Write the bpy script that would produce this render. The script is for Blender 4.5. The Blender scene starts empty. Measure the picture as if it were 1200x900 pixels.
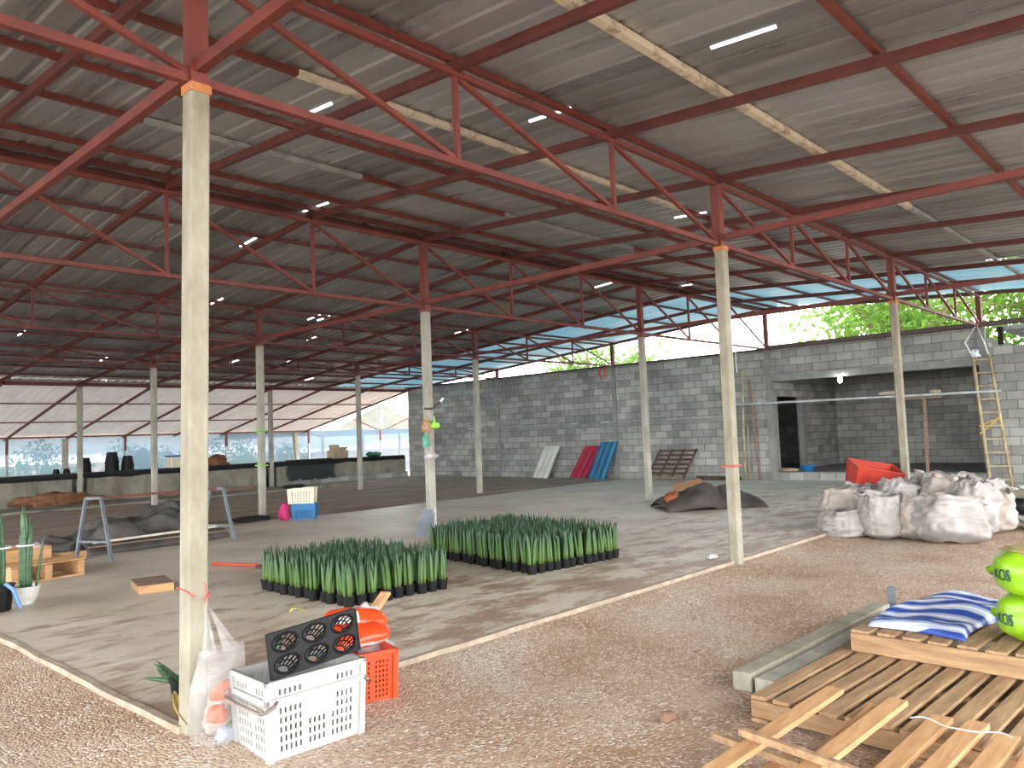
import bpy, bmesh, math, random
from mathutils import Vector, Matrix, noise
random.seed(7)
D = bpy.data; SC = bpy.context.scene; COL = SC.collection
PI = math.pi
# ------------------------------------------------------------------ camera, sky, exposure
FPX, PITCH, YAW, ROLL = 917.8, .0660, .8232, -.0388
CAM = Vector((-1.959, -4.1255, 1.4379))
_F = Vector((math.sin(YAW)*math.cos(PITCH), math.cos(YAW)*math.cos(PITCH), math.sin(PITCH)))
_r = Vector((math.cos(YAW), -math.sin(YAW), 0)); _u = _r.cross(_F)
_R = _r*math.cos(ROLL)+_u*math.sin(ROLL); _U = -_r*math.sin(ROLL)+_u*math.cos(ROLL)
cd = D.cameras.new('camera'); cam = D.objects.new('camera', cd); COL.objects.link(cam)
cd.sensor_width = 36; cd.lens = 36*FPX/1200; cd.clip_end = 500
cam.matrix_world = Matrix(((_R.x, _U.x, -_F.x, CAM.x), (_R.y, _U.y, -_F.y, CAM.y), (_R.z, _U.z, -_F.z, CAM.z), (0, 0, 0, 1)))
SC.camera = cam
SC.view_settings.view_transform = 'Standard'; SC.view_settings.look = 'None'
SC.view_settings.gamma = 1; SC.view_settings.use_curve_mapping = False
SC.view_settings.exposure = 3.4
W = D.worlds.new('overcast_sky'); SC.world = W; W.use_nodes = True
_b = W.node_tree.nodes['Background']; _b.inputs[0].default_value = (.97, .985, 1.0, 1); _b.inputs[1].default_value = 1.0
_N = W.node_tree.nodes; _L = W.node_tree.links; _tc = _N.new('ShaderNodeTexCoord'); _sx = _N.new('ShaderNodeSeparateXYZ'); _L.new(_tc.outputs['Generated'], _sx.inputs[0])
_mr = _N.new('ShaderNodeMapRange'); _mr.inputs[1].default_value = .0; _mr.inputs[2].default_value = .75; _mr.inputs[3].default_value = 1.25; _mr.inputs[4].default_value = .45   # bright haze low down, greyer cloud overhead
_L.new(_sx.outputs['Z'], _mr.inputs[0]); _L.new(_mr.outputs[0], _b.inputs[1])

# ------------------------------------------------------------------ helpers
def srgb(r, g, b):
    f = lambda c: (c/255/12.92 if c/255 <= .04045 else ((c/255+.055)/1.055)**2.4)
    return (f(r), f(g), f(b), 1)
def ray(u, v): return _F+_R*((u-600)/FPX)-_U*((v-450)/FPX)
def on_z(u, v, z=0.): d = ray(u, v); return CAM+d*((z-CAM.z)/d.z)      # photo point -> point of a level surface
def on_y(u, v, y): d = ray(u, v); return CAM+d*((y-CAM.y)/d.y)
def on_x(u, v, x): d = ray(u, v); return CAM+d*((x-CAM.x)/d.x)

class MB:
    def __init__(s): s.v = []; s.f = []
    def add(s, vs, fs):
        o = len(s.v); s.v += [Vector(a) for a in vs]; s.f += [tuple(i+o for i in f) for f in fs]; return s
    def box(s, c, size, rz=0, m=None):
        hx, hy, hz = size[0]/2, size[1]/2, size[2]/2
        vs = [Vector((x, y, z)) for x in (-hx, hx) for y in (-hy, hy) for z in (-hz, hz)]
        R = m if m is not None else Matrix.Rotation(rz, 3, 'Z')
        return s.add([R@a+Vector(c) for a in vs], [(0, 1, 3, 2), (4, 6, 7, 5), (0, 4, 5, 1), (2, 3, 7, 6), (0, 2, 6, 4), (1, 5, 7, 3)])
    def bb(s, x0, x1, y0, y1, z0, z1): return s.box(((x0+x1)/2, (y0+y1)/2, (z0+z1)/2), (x1-x0, y1-y0, z1-z0))
    def bar(s, p, q, w, h=None, up=(0, 0, 1)):
        p, q = Vector(p), Vector(q); h = h or w; d = q-p; L = d.length; x = d/L
        up = Vector(up)
        if abs(x.dot(up)) > .98: up = Vector((0, 1, 0))
        y = up.cross(x).normalized(); z = x.cross(y)
        return s.box((p+q)/2, (L, w, h), m=Matrix((x, y, z)).transposed())
    def tube(s, pts, r, n=8, cap=True):
        pts = [Vector(p) for p in pts]; N = len(pts); rs = r if isinstance(r, (list, tuple)) else [r]*N
        o = len(s.v); prev = None
        for i, p in enumerate(pts):
            t = (pts[min(i+1, N-1)]-pts[max(i-1, 0)]).normalized()
            a = Vector((0, 0, 1)) if abs(t.z) < .9 else Vector((1, 0, 0))
            if prev is not None: a = prev
            b = (a-t*a.dot(t)).normalized(); c = t.cross(b); prev = b
            for k in range(n):
                th = 2*PI*k/n; s.v.append(p+(b*math.cos(th)+c*math.sin(th))*rs[i])
        for i in range(N-1):
            for k in range(n):
                s.f.append((o+i*n+k, o+i*n+(k+1) % n, o+(i+1)*n+(k+1) % n, o+(i+1)*n+k))
        if cap:
            s.f.append(tuple(o+k for k in range(n))[::-1]); s.f.append(tuple(o+(N-1)*n+k for k in range(n)))
        return s
    def lathe(s, prof, n=20, c=(0, 0, 0)):
        o = len(s.v); c = Vector(c)
        for r, z in prof:
            for k in range(n): th = 2*PI*k/n; s.v.append(c+Vector((r*math.cos(th), r*math.sin(th), z)))
        for i in range(len(prof)-1):
            for k in range(n): s.f.append((o+i*n+k, o+i*n+(k+1) % n, o+(i+1)*n+(k+1) % n, o+(i+1)*n+k))
        s.f.append(tuple(o+k for k in range(n))[::-1]); s.f.append(tuple(o+(len(prof)-1)*n+k for k in range(n)))
        return s
    def grid(s, fn, nu, nv, closed=False):
        o = len(s.v); m = nu if closed else nu+1
        for j in range(nv+1):
            for i in range(m): s.v.append(Vector(fn(i/nu, j/nv)))
        for j in range(nv):
            for i in range(nu):
                a = o+j*m+i; b = o+j*m+(i+1) % m; s.f.append((a, b, b+m, a+m))
        return s
    def mesh(s, name, mat, smooth=False):
        me = D.meshes.new(name); me.from_pydata([tuple(a) for a in s.v], [], s.f)
        if mat: me.materials.append(mat)
        if smooth: me.polygons.foreach_set('use_smooth', [True]*len(me.polygons))
        me.update(); return me
    def build(s, name, mat, parent=None, smooth=False, bevel=0, solid=0):
        o = D.objects.new(name, s.mesh(name, mat, smooth)); COL.objects.link(o)
        if parent: o.parent = parent
        if solid: m = o.modifiers.new('solid', 'SOLIDIFY'); m.thickness = solid
        if bevel: m = o.modifiers.new('bevel', 'BEVEL'); m.width = bevel; m.segments = 2; m.limit_method = 'ANGLE'
        return o
def tag(o, label, cat, group=None, kind=None):
    o['label'] = label; o['category'] = cat
    if group: o['group'] = group
    if kind: o['kind'] = kind
    return o
def thing(name, label, cat, loc=(0, 0, 0), rz=0, group=None):
    o = D.objects.new(name, None); COL.objects.link(o); o.location = loc; o.rotation_euler = (0, 0, rz); o.empty_display_size = .1
    return tag(o, label, cat, group)
def struct(name, mb, mat, **k):
    o = mb.build(name, mat, **k); o['kind'] = 'structure'; return o
def copy_tree(o, parent=None, kids=None):
    c = o.copy(); COL.objects.link(c)
    if parent: c.parent = parent
    for ch in o.children: copy_tree(ch, c)
    return c
ORD = ['first', 'second', 'third', 'fourth', 'fifth', 'sixth', 'seventh', 'eighth', 'ninth', 'tenth', 'eleventh', 'twelfth', 'thirteenth', 'fourteenth', 'fifteenth']

# ------------------------------------------------------------------ materials
def mat(name, c1, c2=None, scale=6., rough=.7, metal=0., bump=0., bscale=None, stretch=(1, 1, 1), lo=.35, hi=.65, trans=0., alpha=1., spec=.5):
    m = D.materials.new(name); m.use_nodes = True; nt = m.node_tree; N = nt.nodes; L = nt.links; p = N['Principled BSDF']
    p.inputs['Base Color'].default_value = c1; p.inputs['Roughness'].default_value = rough; p.inputs['Metallic'].default_value = metal
    p.inputs['Specular IOR Level'].default_value = spec
    if alpha < 1: p.inputs['Alpha'].default_value = alpha
    tc = N.new('ShaderNodeTexCoord'); mp = N.new('ShaderNodeMapping'); mp.inputs['Scale'].default_value = stretch
    L.new(tc.outputs['Object'], mp.inputs['Vector'])
    if c2:
        n = N.new('ShaderNodeTexNoise'); n.inputs['Scale'].default_value = scale; n.inputs['Detail'].default_value = 6; n.inputs['Roughness'].default_value = .65
        r = N.new('ShaderNodeValToRGB'); r.color_ramp.elements[0].position = lo; r.color_ramp.elements[1].position = hi
        r.color_ramp.elements[0].color = c1; r.color_ramp.elements[1].color = c2
        L.new(mp.outputs[0], n.inputs['Vector']); L.new(n.outputs['Fac'], r.inputs[0]); L.new(r.outputs[0], p.inputs['Base Color'])
    if bump:
        n2 = N.new('ShaderNodeTexNoise'); n2.inputs['Scale'].default_value = bscale or scale*4; n2.inputs['Detail'].default_value = 5
        b = N.new('ShaderNodeBump'); b.inputs['Strength'].default_value = bump; b.inputs['Distance'].default_value = .02
        L.new(mp.outputs[0], n2.inputs['Vector']); L.new(n2.outputs['Fac'], b.inputs['Height']); L.new(b.outputs[0], p.inputs['Normal'])
    if trans:
        t = N.new('ShaderNodeBsdfTranslucent'); mx = N.new('ShaderNodeMixShader'); mx.inputs[0].default_value = trans
        if c2: L.new(r.outputs[0], t.inputs[0])
        else: t.inputs[0].default_value = c1
        L.new(p.outputs[0], mx.inputs[1]); L.new(t.outputs[0], mx.inputs[2]); L.new(mx.outputs[0], N['Material Output'].inputs[0])
    return m
def ramp(N, stops, interp='LINEAR'):
    r = N.new('ShaderNodeValToRGB'); r.color_ramp.interpolation = interp
    e = r.color_ramp.elements
    while len(e) < len(stops): e.new(.5)
    for i, (p, c) in enumerate(stops): e[i].position = p; e[i].color = c
    return r
def math_node(N, L, op, a, b=None, c=None):
    n = N.new('ShaderNodeMath'); n.operation = op
    for i, x in enumerate((a, b, c)):
        if x is None: continue
        if isinstance(x, (int, float)): n.inputs[i].default_value = x
        else: L.new(x, n.inputs[i])
    return n.outputs[0]

def gravel_mat():
    m = D.materials.new('gravel'); m.use_nodes = True; nt = m.node_tree; N = nt.nodes; L = nt.links; p = N['Principled BSDF']
    p.inputs['Roughness'].default_value = .95; p.inputs['Specular IOR Level'].default_value = .1
    tc = N.new('ShaderNodeTexCoord')
    big = N.new('ShaderNodeTexNoise'); big.inputs['Scale'].default_value = .8; big.inputs['Detail'].default_value = 7; big.inputs['Roughness'].default_value = .6
    L.new(tc.outputs['Object'], big.inputs['Vector'])
    base = ramp(N, [(.36, srgb(158, 128, 103)), (.52, srgb(182, 158, 136)), (.68, srgb(194, 181, 164))]); L.new(big.outputs['Fac'], base.inputs[0])
    vo = N.new('ShaderNodeTexVoronoi'); vo.inputs['Scale'].default_value = 62; L.new(tc.outputs['Object'], vo.inputs['Vector'])
    sep = N.new('ShaderNodeSeparateColor'); L.new(vo.outputs['Color'], sep.inputs[0])
    peb = ramp(N, [(0, srgb(128, 106, 92)), (.35, srgb(168, 144, 126)), (.7, srgb(198, 182, 166)), (.95, srgb(222, 214, 204))]); L.new(sep.outputs[0], peb.inputs[0])
    mask = math_node(N, L, 'GREATER_THAN', sep.outputs[1], .45)
    mid = N.new('ShaderNodeTexNoise'); mid.inputs['Scale'].default_value = 3.; mid.inputs['Detail'].default_value = 4; L.new(tc.outputs['Object'], mid.inputs['Vector'])
    k = math_node(N, L, 'MULTIPLY', mask, math_node(N, L, 'MULTIPLY', mid.outputs['Fac'], 1.25))
    mx = N.new('ShaderNodeMixRGB'); L.new(k, mx.inputs[0]); L.new(base.outputs[0], mx.inputs[1]); L.new(peb.outputs[0], mx.inputs[2])
    L.new(mx.outputs[0], p.inputs['Base Color'])
    b = N.new('ShaderNodeBump'); b.inputs['Strength'].default_value = .8; b.inputs['Distance'].default_value = .012; b.invert = True
    L.new(vo.outputs['Distance'], b.inputs['Height']); L.new(b.outputs[0], p.inputs['Normal'])
    return m
def slab_mat():
    m = D.materials.new('floor_concrete'); m.use_nodes = True; nt = m.node_tree; N = nt.nodes; L = nt.links; p = N['Principled BSDF']
    p.inputs['Roughness'].default_value = .5; p.inputs['Specular IOR Level'].default_value = .5
    tc = N.new('ShaderNodeTexCoord'); mp = N.new('ShaderNodeMapping'); mp.inputs['Scale'].default_value = (1, 1, 1); L.new(tc.outputs['Object'], mp.inputs['Vector'])
    n = N.new('ShaderNodeTexNoise'); n.inputs['Scale'].default_value = .9; n.inputs['Detail'].default_value = 8; n.inputs['Roughness'].default_value = .65; L.new(mp.outputs[0], n.inputs['Vector'])
    base = ramp(N, [(.3, srgb(184, 172, 154)), (.5, srgb(208, 197, 180)), (.7, srgb(224, 215, 200))]); L.new(n.outputs['Fac'], base.inputs[0])
    sx = N.new('ShaderNodeSeparateXYZ'); L.new(tc.outputs['Object'], sx.inputs[0])
    mp2 = N.new('ShaderNodeMapping'); mp2.inputs['Rotation'].default_value = (0, 0, .8); mp2.inputs['Scale'].default_value = (1, 2.2, 1); L.new(tc.outputs['Object'], mp2.inputs['Vector'])
    n2 = N.new('ShaderNodeTexNoise'); n2.inputs['Scale'].default_value = 1.3; n2.inputs['Detail'].default_value = 9; n2.inputs['Roughness'].default_value = .72; L.new(mp2.outputs[0], n2.inputs['Vector'])
    dy = N.new('ShaderNodeMapRange'); dy.inputs[1].default_value = 0; dy.inputs[2].default_value = 7.; dy.inputs[3].default_value = .07; dy.inputs[4].default_value = -.16; L.new(sx.outputs['Y'], dy.inputs[0])
    s = math_node(N, L, 'ADD', n2.outputs['Fac'], dy.outputs[0])
    st = ramp(N, [(.50, (0, 0, 0, 1)), (.60, (1, 1, 1, 1))]); L.new(s, st.inputs[0])
    mx = N.new('ShaderNodeMixRGB'); L.new(math_node(N, L, 'MULTIPLY', st.outputs[0], .85), mx.inputs[0]); L.new(base.outputs[0], mx.inputs[1]); mx.inputs[2].default_value = srgb(150, 120, 100)
    L.new(mx.outputs[0], p.inputs['Base Color'])
    b = N.new('ShaderNodeBump'); b.inputs['Strength'].default_value = .25; b.inputs['Distance'].default_value = .01; L.new(n2.outputs['Fac'], b.inputs['Height']); L.new(b.outputs[0], p.inputs['Normal'])
    return m
def block_mat(name, axis, tint=1.):
    m = D.materials.new(name); m.use_nodes = True; nt = m.node_tree; N = nt.nodes; L = nt.links; p = N['Principled BSDF']
    p.inputs['Roughness'].default_value = .95; p.inputs['Specular IOR Level'].default_value = .1
    tc = N.new('ShaderNodeTexCoord'); sx = N.new('ShaderNodeSeparateXYZ'); L.new(tc.outputs['Object'], sx.inputs[0])
    cb = N.new('ShaderNodeCombineXYZ'); L.new(sx.outputs[axis], cb.inputs[0]); L.new(sx.outputs['Z'], cb.inputs[1])
    br = N.new('ShaderNodeTexBrick'); br.inputs['Scale'].default_value = 1; br.inputs['Brick Width'].default_value = .40; br.inputs['Row Height'].default_value = .20
    br.inputs['Mortar Size'].default_value = .008; br.inputs['Mortar Smooth'].default_value = .2; br.inputs['Bias'].default_value = 0
    br.inputs['Color1'].default_value = srgb(142, 142, 139); br.inputs['Color2'].default_value = srgb(176, 175, 170); br.inputs['Mortar'].default_value = srgb(112, 111, 108)
    L.new(cb.outputs[0], br.inputs['Vector'])
    n = N.new('ShaderNodeTexNoise'); n.inputs['Scale'].default_value = 1.1; n.inputs['Detail'].default_value = 8; L.new(tc.outputs['Object'], n.inputs['Vector'])
    r = ramp(N, [(.3, (.62*tint, .62*tint, .62*tint, 1)), (.7, (1.08*tint, 1.07*tint, 1.05*tint, 1))]); L.new(n.outputs['Fac'], r.inputs[0])
    mx = N.new('ShaderNodeMixRGB'); mx.blend_type = 'MULTIPLY'; mx.inputs[0].default_value = 1; L.new(br.outputs['Color'], mx.inputs[1]); L.new(r.outputs[0], mx.inputs[2])
    L.new(mx.outputs[0], p.inputs['Base Color'])
    f = N.new('ShaderNodeTexNoise'); f.inputs['Scale'].default_value = 60; L.new(tc.outputs['Object'], f.inputs['Vector'])
    h = math_node(N, L, 'ADD', math_node(N, L, 'MULTIPLY', br.outputs['Fac'], -1.), math_node(N, L, 'MULTIPLY', f.outputs['Fac'], .35))
    b = N.new('ShaderNodeBump'); b.inputs['Strength'].default_value = .7; b.inputs['Distance'].default_value = .012; L.new(h, b.inputs['Height']); L.new(b.outputs[0], p.inputs['Normal'])
    return m
def sheet_mat(name, c1, c2, rough, metal, width=.75):
    m = D.materials.new(name); m.use_nodes = True; nt = m.node_tree; N = nt.nodes; L = nt.links; p = N['Principled BSDF']
    p.inputs['Metallic'].default_value = metal
    tc = N.new('ShaderNodeTexCoord'); sx = N.new('ShaderNodeSeparateXYZ'); L.new(tc.outputs['Object'], sx.inputs[0])
    idx = math_node(N, L, 'FLOOR', math_node(N, L, 'DIVIDE', sx.outputs['X'], width))
    wn = N.new('ShaderNodeTexWhiteNoise'); wn.noise_dimensions = '1D'; L.new(idx, wn.inputs['W'])
    mp = N.new('ShaderNodeMapping'); mp.inputs['Scale'].default_value = (5, .5, 1); L.new(tc.outputs['Object'], mp.inputs['Vector'])
    n = N.new('ShaderNodeTexNoise'); n.inputs['Scale'].default_value = 1.; n.inputs['Detail'].default_value = 8; n.inputs['Roughness'].default_value = .7; L.new(mp.outputs[0], n.inputs['Vector'])
    k = math_node(N, L, 'ADD', math_node(N, L, 'MULTIPLY', wn.outputs['Value'], .28), math_node(N, L, 'MULTIPLY', n.outputs['Fac'], .72))
    r = ramp(N, [(.3, c1), (.62, c2)]); L.new(k, r.inputs[0]); L.new(r.outputs[0], p.inputs['Base Color'])
    rr = N.new('ShaderNodeMapRange'); rr.inputs[1].default_value = .35; rr.inputs[2].default_value = .65; rr.inputs[3].default_value = rough-.14; rr.inputs[4].default_value = rough+.12
    L.new(n.outputs['Fac'], rr.inputs[0]); L.new(rr.outputs[0], p.inputs['Roughness'])
    return m
def stripe_mat():
    m = D.materials.new('striped_tarp'); m.use_nodes = True; nt = m.node_tree; N = nt.nodes; L = nt.links; p = N['Principled BSDF']
    p.inputs['Roughness'].default_value = .5
    uv = N.new('ShaderNodeUVMap'); uv.uv_map = 'cloth'; sx = N.new('ShaderNodeSeparateXYZ'); L.new(uv.outputs[0], sx.inputs[0])
    fr = math_node(N, L, 'FRACT', math_node(N, L, 'MULTIPLY', sx.outputs['X'], 7.))
    r = ramp(N, [(0, srgb(40, 70, 150)), (.42, srgb(176, 186, 206)), (.62, srgb(214, 216, 220)), (.8, srgb(150, 166, 200))], 'CONSTANT'); L.new(fr, r.inputs[0]); L.new(r.outputs[0], p.inputs['Base Color'])
    return m
RED = mat('red_primer_steel', srgb(120, 56, 47), srgb(96, 45, 40), 3, .55, bump=.1)
REDD = mat('dark_red_steel', srgb(104, 50, 46), srgb(78, 38, 37), 3, .6)
WSTEEL = mat('rusty_white_steel', srgb(205, 198, 180), srgb(120, 96, 80), 7, .7, lo=.5, hi=.72)
GSTEEL = mat('pale_galvanised_steel', srgb(176, 184, 184), srgb(140, 146, 146), 5, .5, metal=.3)
POST = mat('cast_concrete', srgb(158, 154, 136), srgb(128, 123, 106), 5, .9, bump=.35, bscale=40, stretch=(1, 1, .5))
POSTG = mat('grey_concrete', srgb(170, 168, 156), srgb(132, 130, 120), 4, .9, bump=.3, bscale=40, stretch=(1, 1, .4))
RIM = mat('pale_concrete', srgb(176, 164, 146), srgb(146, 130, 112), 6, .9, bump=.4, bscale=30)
GRAVEL = gravel_mat(); SLAB = slab_mat()
DIRT = mat('dirt', srgb(126, 106, 90), srgb(164, 144, 126), 1.6, .97, bump=.5, bscale=9, stretch=(.5, 1.6, 1))
BLOCK_Y = block_mat('concrete_block_y', 'Y'); BLOCK_X = block_mat('concrete_block_x', 'X')
PLASTER = mat('cement_render', srgb(140, 140, 136), srgb(118, 118, 114), 2.5, .95, bump=.2)
STAINED = mat('stained_concrete', srgb(150, 146, 130), srgb(96, 92, 82), 1.5, .95, bump=.2, stretch=(1, 1, .5))
ZINC = sheet_mat('zinc_sheet', srgb(128, 131, 132), srgb(172, 176, 178), .40, .5)
LEANZ = mat('lean_to_sheet', srgb(204, 198, 194), srgb(226, 220, 214), 1.5, .5, stretch=(4, .5, 1), trans=.07)
SKYREFL = mat('sky_reflection_sheet', srgb(112, 186, 214), srgb(160, 204, 216), 1.2, .35, stretch=(4, .4, 1), trans=.09)  # blue sky reflection on the roof metal, put into the base colour
WOOD = mat('pallet_wood', srgb(178, 146, 108), srgb(138, 108, 80), 5, .8, stretch=(.6, 5, 5), bump=.2)
WOODY = mat('pallet_wood_cross', srgb(172, 140, 102), srgb(134, 104, 76), 5, .8, stretch=(5, .6, 5), bump=.2)
WOODL = mat('fresh_pine', srgb(198, 156, 110), srgb(172, 128, 86), 5, .75, stretch=(.6, 5, 5), bump=.15)
WOODG = mat('weathered_wood', srgb(150, 126, 104), srgb(110, 88, 72), 5, .9, stretch=(.6, 5, 5))
DWOOD = mat('old_dark_wood', srgb(92, 72, 60), srgb(60, 46, 40), 5, .9)
BAMBOO = mat('bamboo', srgb(186, 172, 136), srgb(142, 126, 96), 5, .7)
SACK = mat('woven_white_sack', srgb(174, 170, 167), srgb(152, 146, 140), 3, .7, bump=.7, bscale=7, trans=.12)
SACKD = mat('dusty_white_sack', srgb(174, 166, 158), srgb(150, 140, 130), 3, .75, bump=.7, bscale=7)
LEAF = mat('snake_plant_leaf', srgb(92, 138, 62), rough=.45)
_n = LEAF.node_tree; _t = _n.nodes.new('ShaderNodeTexCoord'); _s = _n.nodes.new('ShaderNodeSeparateXYZ'); _n.links.new(_t.outputs['Object'], _s.inputs[0])   # pale base, dark tip as the leaf grows
_k = _n.nodes.new('ShaderNodeMapRange'); _k.inputs[2].default_value = .34; _n.links.new(_s.outputs['Z'], _k.inputs[0])
_c = ramp(_n.nodes, [(0, srgb(88, 112, 54)), (.35, srgb(68, 100, 46)), (.7, srgb(48, 80, 42)), (1, srgb(34, 60, 38))]); _n.links.new(_k.outputs[0], _c.inputs[0]); _n.links.new(_c.outputs[0], _n.nodes['Principled BSDF'].inputs['Base Color'])
LEAFD = mat('dark_snake_plant_leaf', srgb(44, 78, 52), srgb(84, 116, 80), 14, .4, stretch=(1, 1, 2.5))
BLACKP = mat('black_plastic', srgb(20, 20, 22), rough=.5, spec=.25)
BLACKT = mat('black_tarp', srgb(58, 56, 54), srgb(92, 88, 84), 3, .7, bump=.3)
WHITEP = mat('white_plastic', srgb(172, 172, 169), rough=.4, trans=.06)
CREAMP = mat('cream_plastic', srgb(214, 210, 186), rough=.5)
ORANGEP = mat('orange_plastic', srgb(222, 74, 32), rough=.4, trans=.06)
REDP = mat('red_orange_plastic', srgb(190, 66, 46), srgb(150, 40, 40), 2, .5)
BLUEP = mat('blue_plastic', srgb(28, 108, 164), rough=.45)
CERAM = mat('white_ceramic', srgb(206, 204, 200), rough=.3)
TERRA = mat('terracotta', srgb(206, 120, 80), rough=.7)
SOIL = mat('potting_soil', srgb(72, 56, 46), srgb(110, 88, 72), 30, .95)
WIRE = mat('metal_wire', srgb(130, 118, 110), rough=.4, metal=.7)
ROPE = mat('white_rope', srgb(224, 228, 230), rough=.8)
REDSTR = mat('red_string', srgb(214, 80, 78), rough=.7)
BLUESTEEL = mat('grey_blue_steel', srgb(112, 120, 126), srgb(86, 94, 100), 5, .6, metal=.2)
GREENBAG = mat('green_plastic_film', srgb(140, 186, 34), srgb(122, 170, 26), 3, .32, bump=.25, bscale=9, trans=.1)
INK = mat('dark_teal_print', srgb(22, 72, 66), rough=.5)
CARD = mat('cardboard', srgb(170, 150, 124), rough=.9)
PINK = mat('pink_fabric', srgb(196, 40, 110), rough=.7)
BARK = mat('bark', srgb(150, 128, 104), srgb(104, 86, 70), 4, .95, bump=.4)
FOL = mat('foliage', srgb(118, 156, 56), srgb(66, 106, 34), 1.5, .5, trans=.55)
FOL2 = mat('pale_foliage', srgb(120, 156, 74), srgb(88, 128, 54), 1.5, .5, trans=.55)

# ------------------------------------------------------------------ the setting
S = 5.9705; P3 = S/3; XW = 17.91
def gz(x, y):
    d = max(-.12-x, -y, 0) if (x > -.12 or y < 9.6) else 9
    d = math.hypot(max(0, -.12-x), max(0, -y)) if y < 9.6 else 9
    return -.09+.062*math.exp(-(d/.35)**1.5)
GX = [-70, -30, -12, -6, -4]+[-3+.1*i for i in range(30)]+[.0+.5*i for i in range(40)]+[22, 30, 50, 110]
GY = [-40, -20, -10, -6]+[-4+.1*i for i in range(43)]+[.5+.5*i for i in range(20)]+[12, 16, 20, 30, 60, 120]
g = MB().grid(lambda a, b: (lambda x, y: (x, y, gz(x, y)))(GX[round(a*(len(GX)-1))], GY[round(b*(len(GY)-1))]), len(GX)-1, len(GY)-1)
struct('floor', g, GRAVEL)
# concrete slab with a slightly wavy pale rim
g = MB(); g.bb(-.10, XW, 0, 9.75, -.3, 0); struct('floor_slab', g, SLAB)
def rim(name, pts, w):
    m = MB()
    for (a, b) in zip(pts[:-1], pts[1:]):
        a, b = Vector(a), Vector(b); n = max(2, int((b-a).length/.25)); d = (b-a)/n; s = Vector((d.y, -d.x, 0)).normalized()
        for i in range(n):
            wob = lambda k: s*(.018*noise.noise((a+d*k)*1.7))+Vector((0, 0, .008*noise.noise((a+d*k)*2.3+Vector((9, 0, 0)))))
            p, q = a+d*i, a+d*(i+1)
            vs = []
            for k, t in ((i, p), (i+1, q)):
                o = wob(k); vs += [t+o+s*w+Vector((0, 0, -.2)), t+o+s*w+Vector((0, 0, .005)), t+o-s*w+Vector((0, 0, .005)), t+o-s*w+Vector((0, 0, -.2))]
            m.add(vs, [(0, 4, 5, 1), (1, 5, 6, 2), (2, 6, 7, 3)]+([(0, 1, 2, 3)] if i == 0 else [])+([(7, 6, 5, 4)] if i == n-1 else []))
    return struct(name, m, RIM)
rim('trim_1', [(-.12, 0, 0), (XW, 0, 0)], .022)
rim('trim_2', [(-.12, 9.7, 0), (-.12, 0, 0)], .022)
g = MB().grid(lambda a, b: (-22+39.9*a, 9.4+.25*noise.noise(Vector((a*14, 3, 0)))*(1-b)+b*18.2, .004+(.035*noise.noise(Vector((a*30, b*14, 1)))+.02 if 0 < b < 1 else -.03)), 90, 40)
struct('floor_dirt', g, DIRT, smooth=True)
g = MB(); g.bb(-20, XW, 17.4, 18.7, -.2, .075); struct('trim_3', g, STAINED)

# block wall on the right, with the store room opening
def wall(name, boxes, m):
    g = MB()
    for b in boxes: g.bb(*b)
    return struct(name, g, m)
wall('wall_right', [(XW, XW+.12, 5.0, 19.95, -.2, 3.44), (XW, XW+.12, .02, 5.0, -.2, .22), (XW, XW+.12, .02, 5.0, 2.74, 3.44), (XW, XW+.12, -14, .02, -.2, 2.98)], BLOCK_Y)
g = MB(); g.bb(XW-.03, XW+.16, 0.02, 5, 2.60, 2.76); struct('trim_4', g, PLASTER)               # lintel
cols = MB()
for i, y in enumerate((.0, 5, 10, 15)):
    g = MB(); g.bb(XW-.035, XW+.14, y-.075, y+.075, -.2, 3.46); struct('trim_%d' % (5+i), g, PLASTER)
g = MB(); g.bb(XW-.006, XW+.1, 5.1, 19.9, 1.62, 1.72); struct('trim_9', g, PLASTER)              # bond beam
g = MB(); g.bb(XW-.05, XW+.2, .1, 20, 3.44, 3.50); struct('trim_10', g, mat('tar_capping', srgb(74, 66, 64), rough=.9))
g = MB(); g.bb(XW-.08, XW+.12, -14, 5, 3.46, 3.56); struct('trim_11', g, mat('dark_fascia', srgb(92, 78, 74), rough=.8))
# alcove
XB = 22.4
wall('wall_alcove_back', [(XB, XB+.12, -.1, 9, 0, 3.1)], BLOCK_Y)
wall('wall_alcove_left', [(XW+.12, 18.2, 4.95, 5.07, .1, 3.1), (19.85, XB, 4.95, 5.07, .1, 3.1), (18.2, 19.85, 4.95, 5.07, 2.22, 3.1), (XW+.12, XB, 9, 9.12, 0, 3.1)], BLOCK_X)
g = MB(); g.bb(19.8, 19.92, 4.93, 5.09, .2, 2.25); g.bb(18.08, 18.2, 4.93, 5.09, .2, 2.25); struct('door_1', g, PLASTER)
wall('wall_alcove_right', [(XW+.12, XB, -.12, .0, 0, 3.1)], BLOCK_X)
g = MB(); g.bb(XW+.1, XB, -.1, 9, 0, .215); struct('floor_alcove', g, PLASTER)
g = MB(); g.bb(XW+.1, XB+.1, -.1, 9.1, 3.1, 3.2); struct('ceiling_alcove', g, PLASTER)
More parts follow.
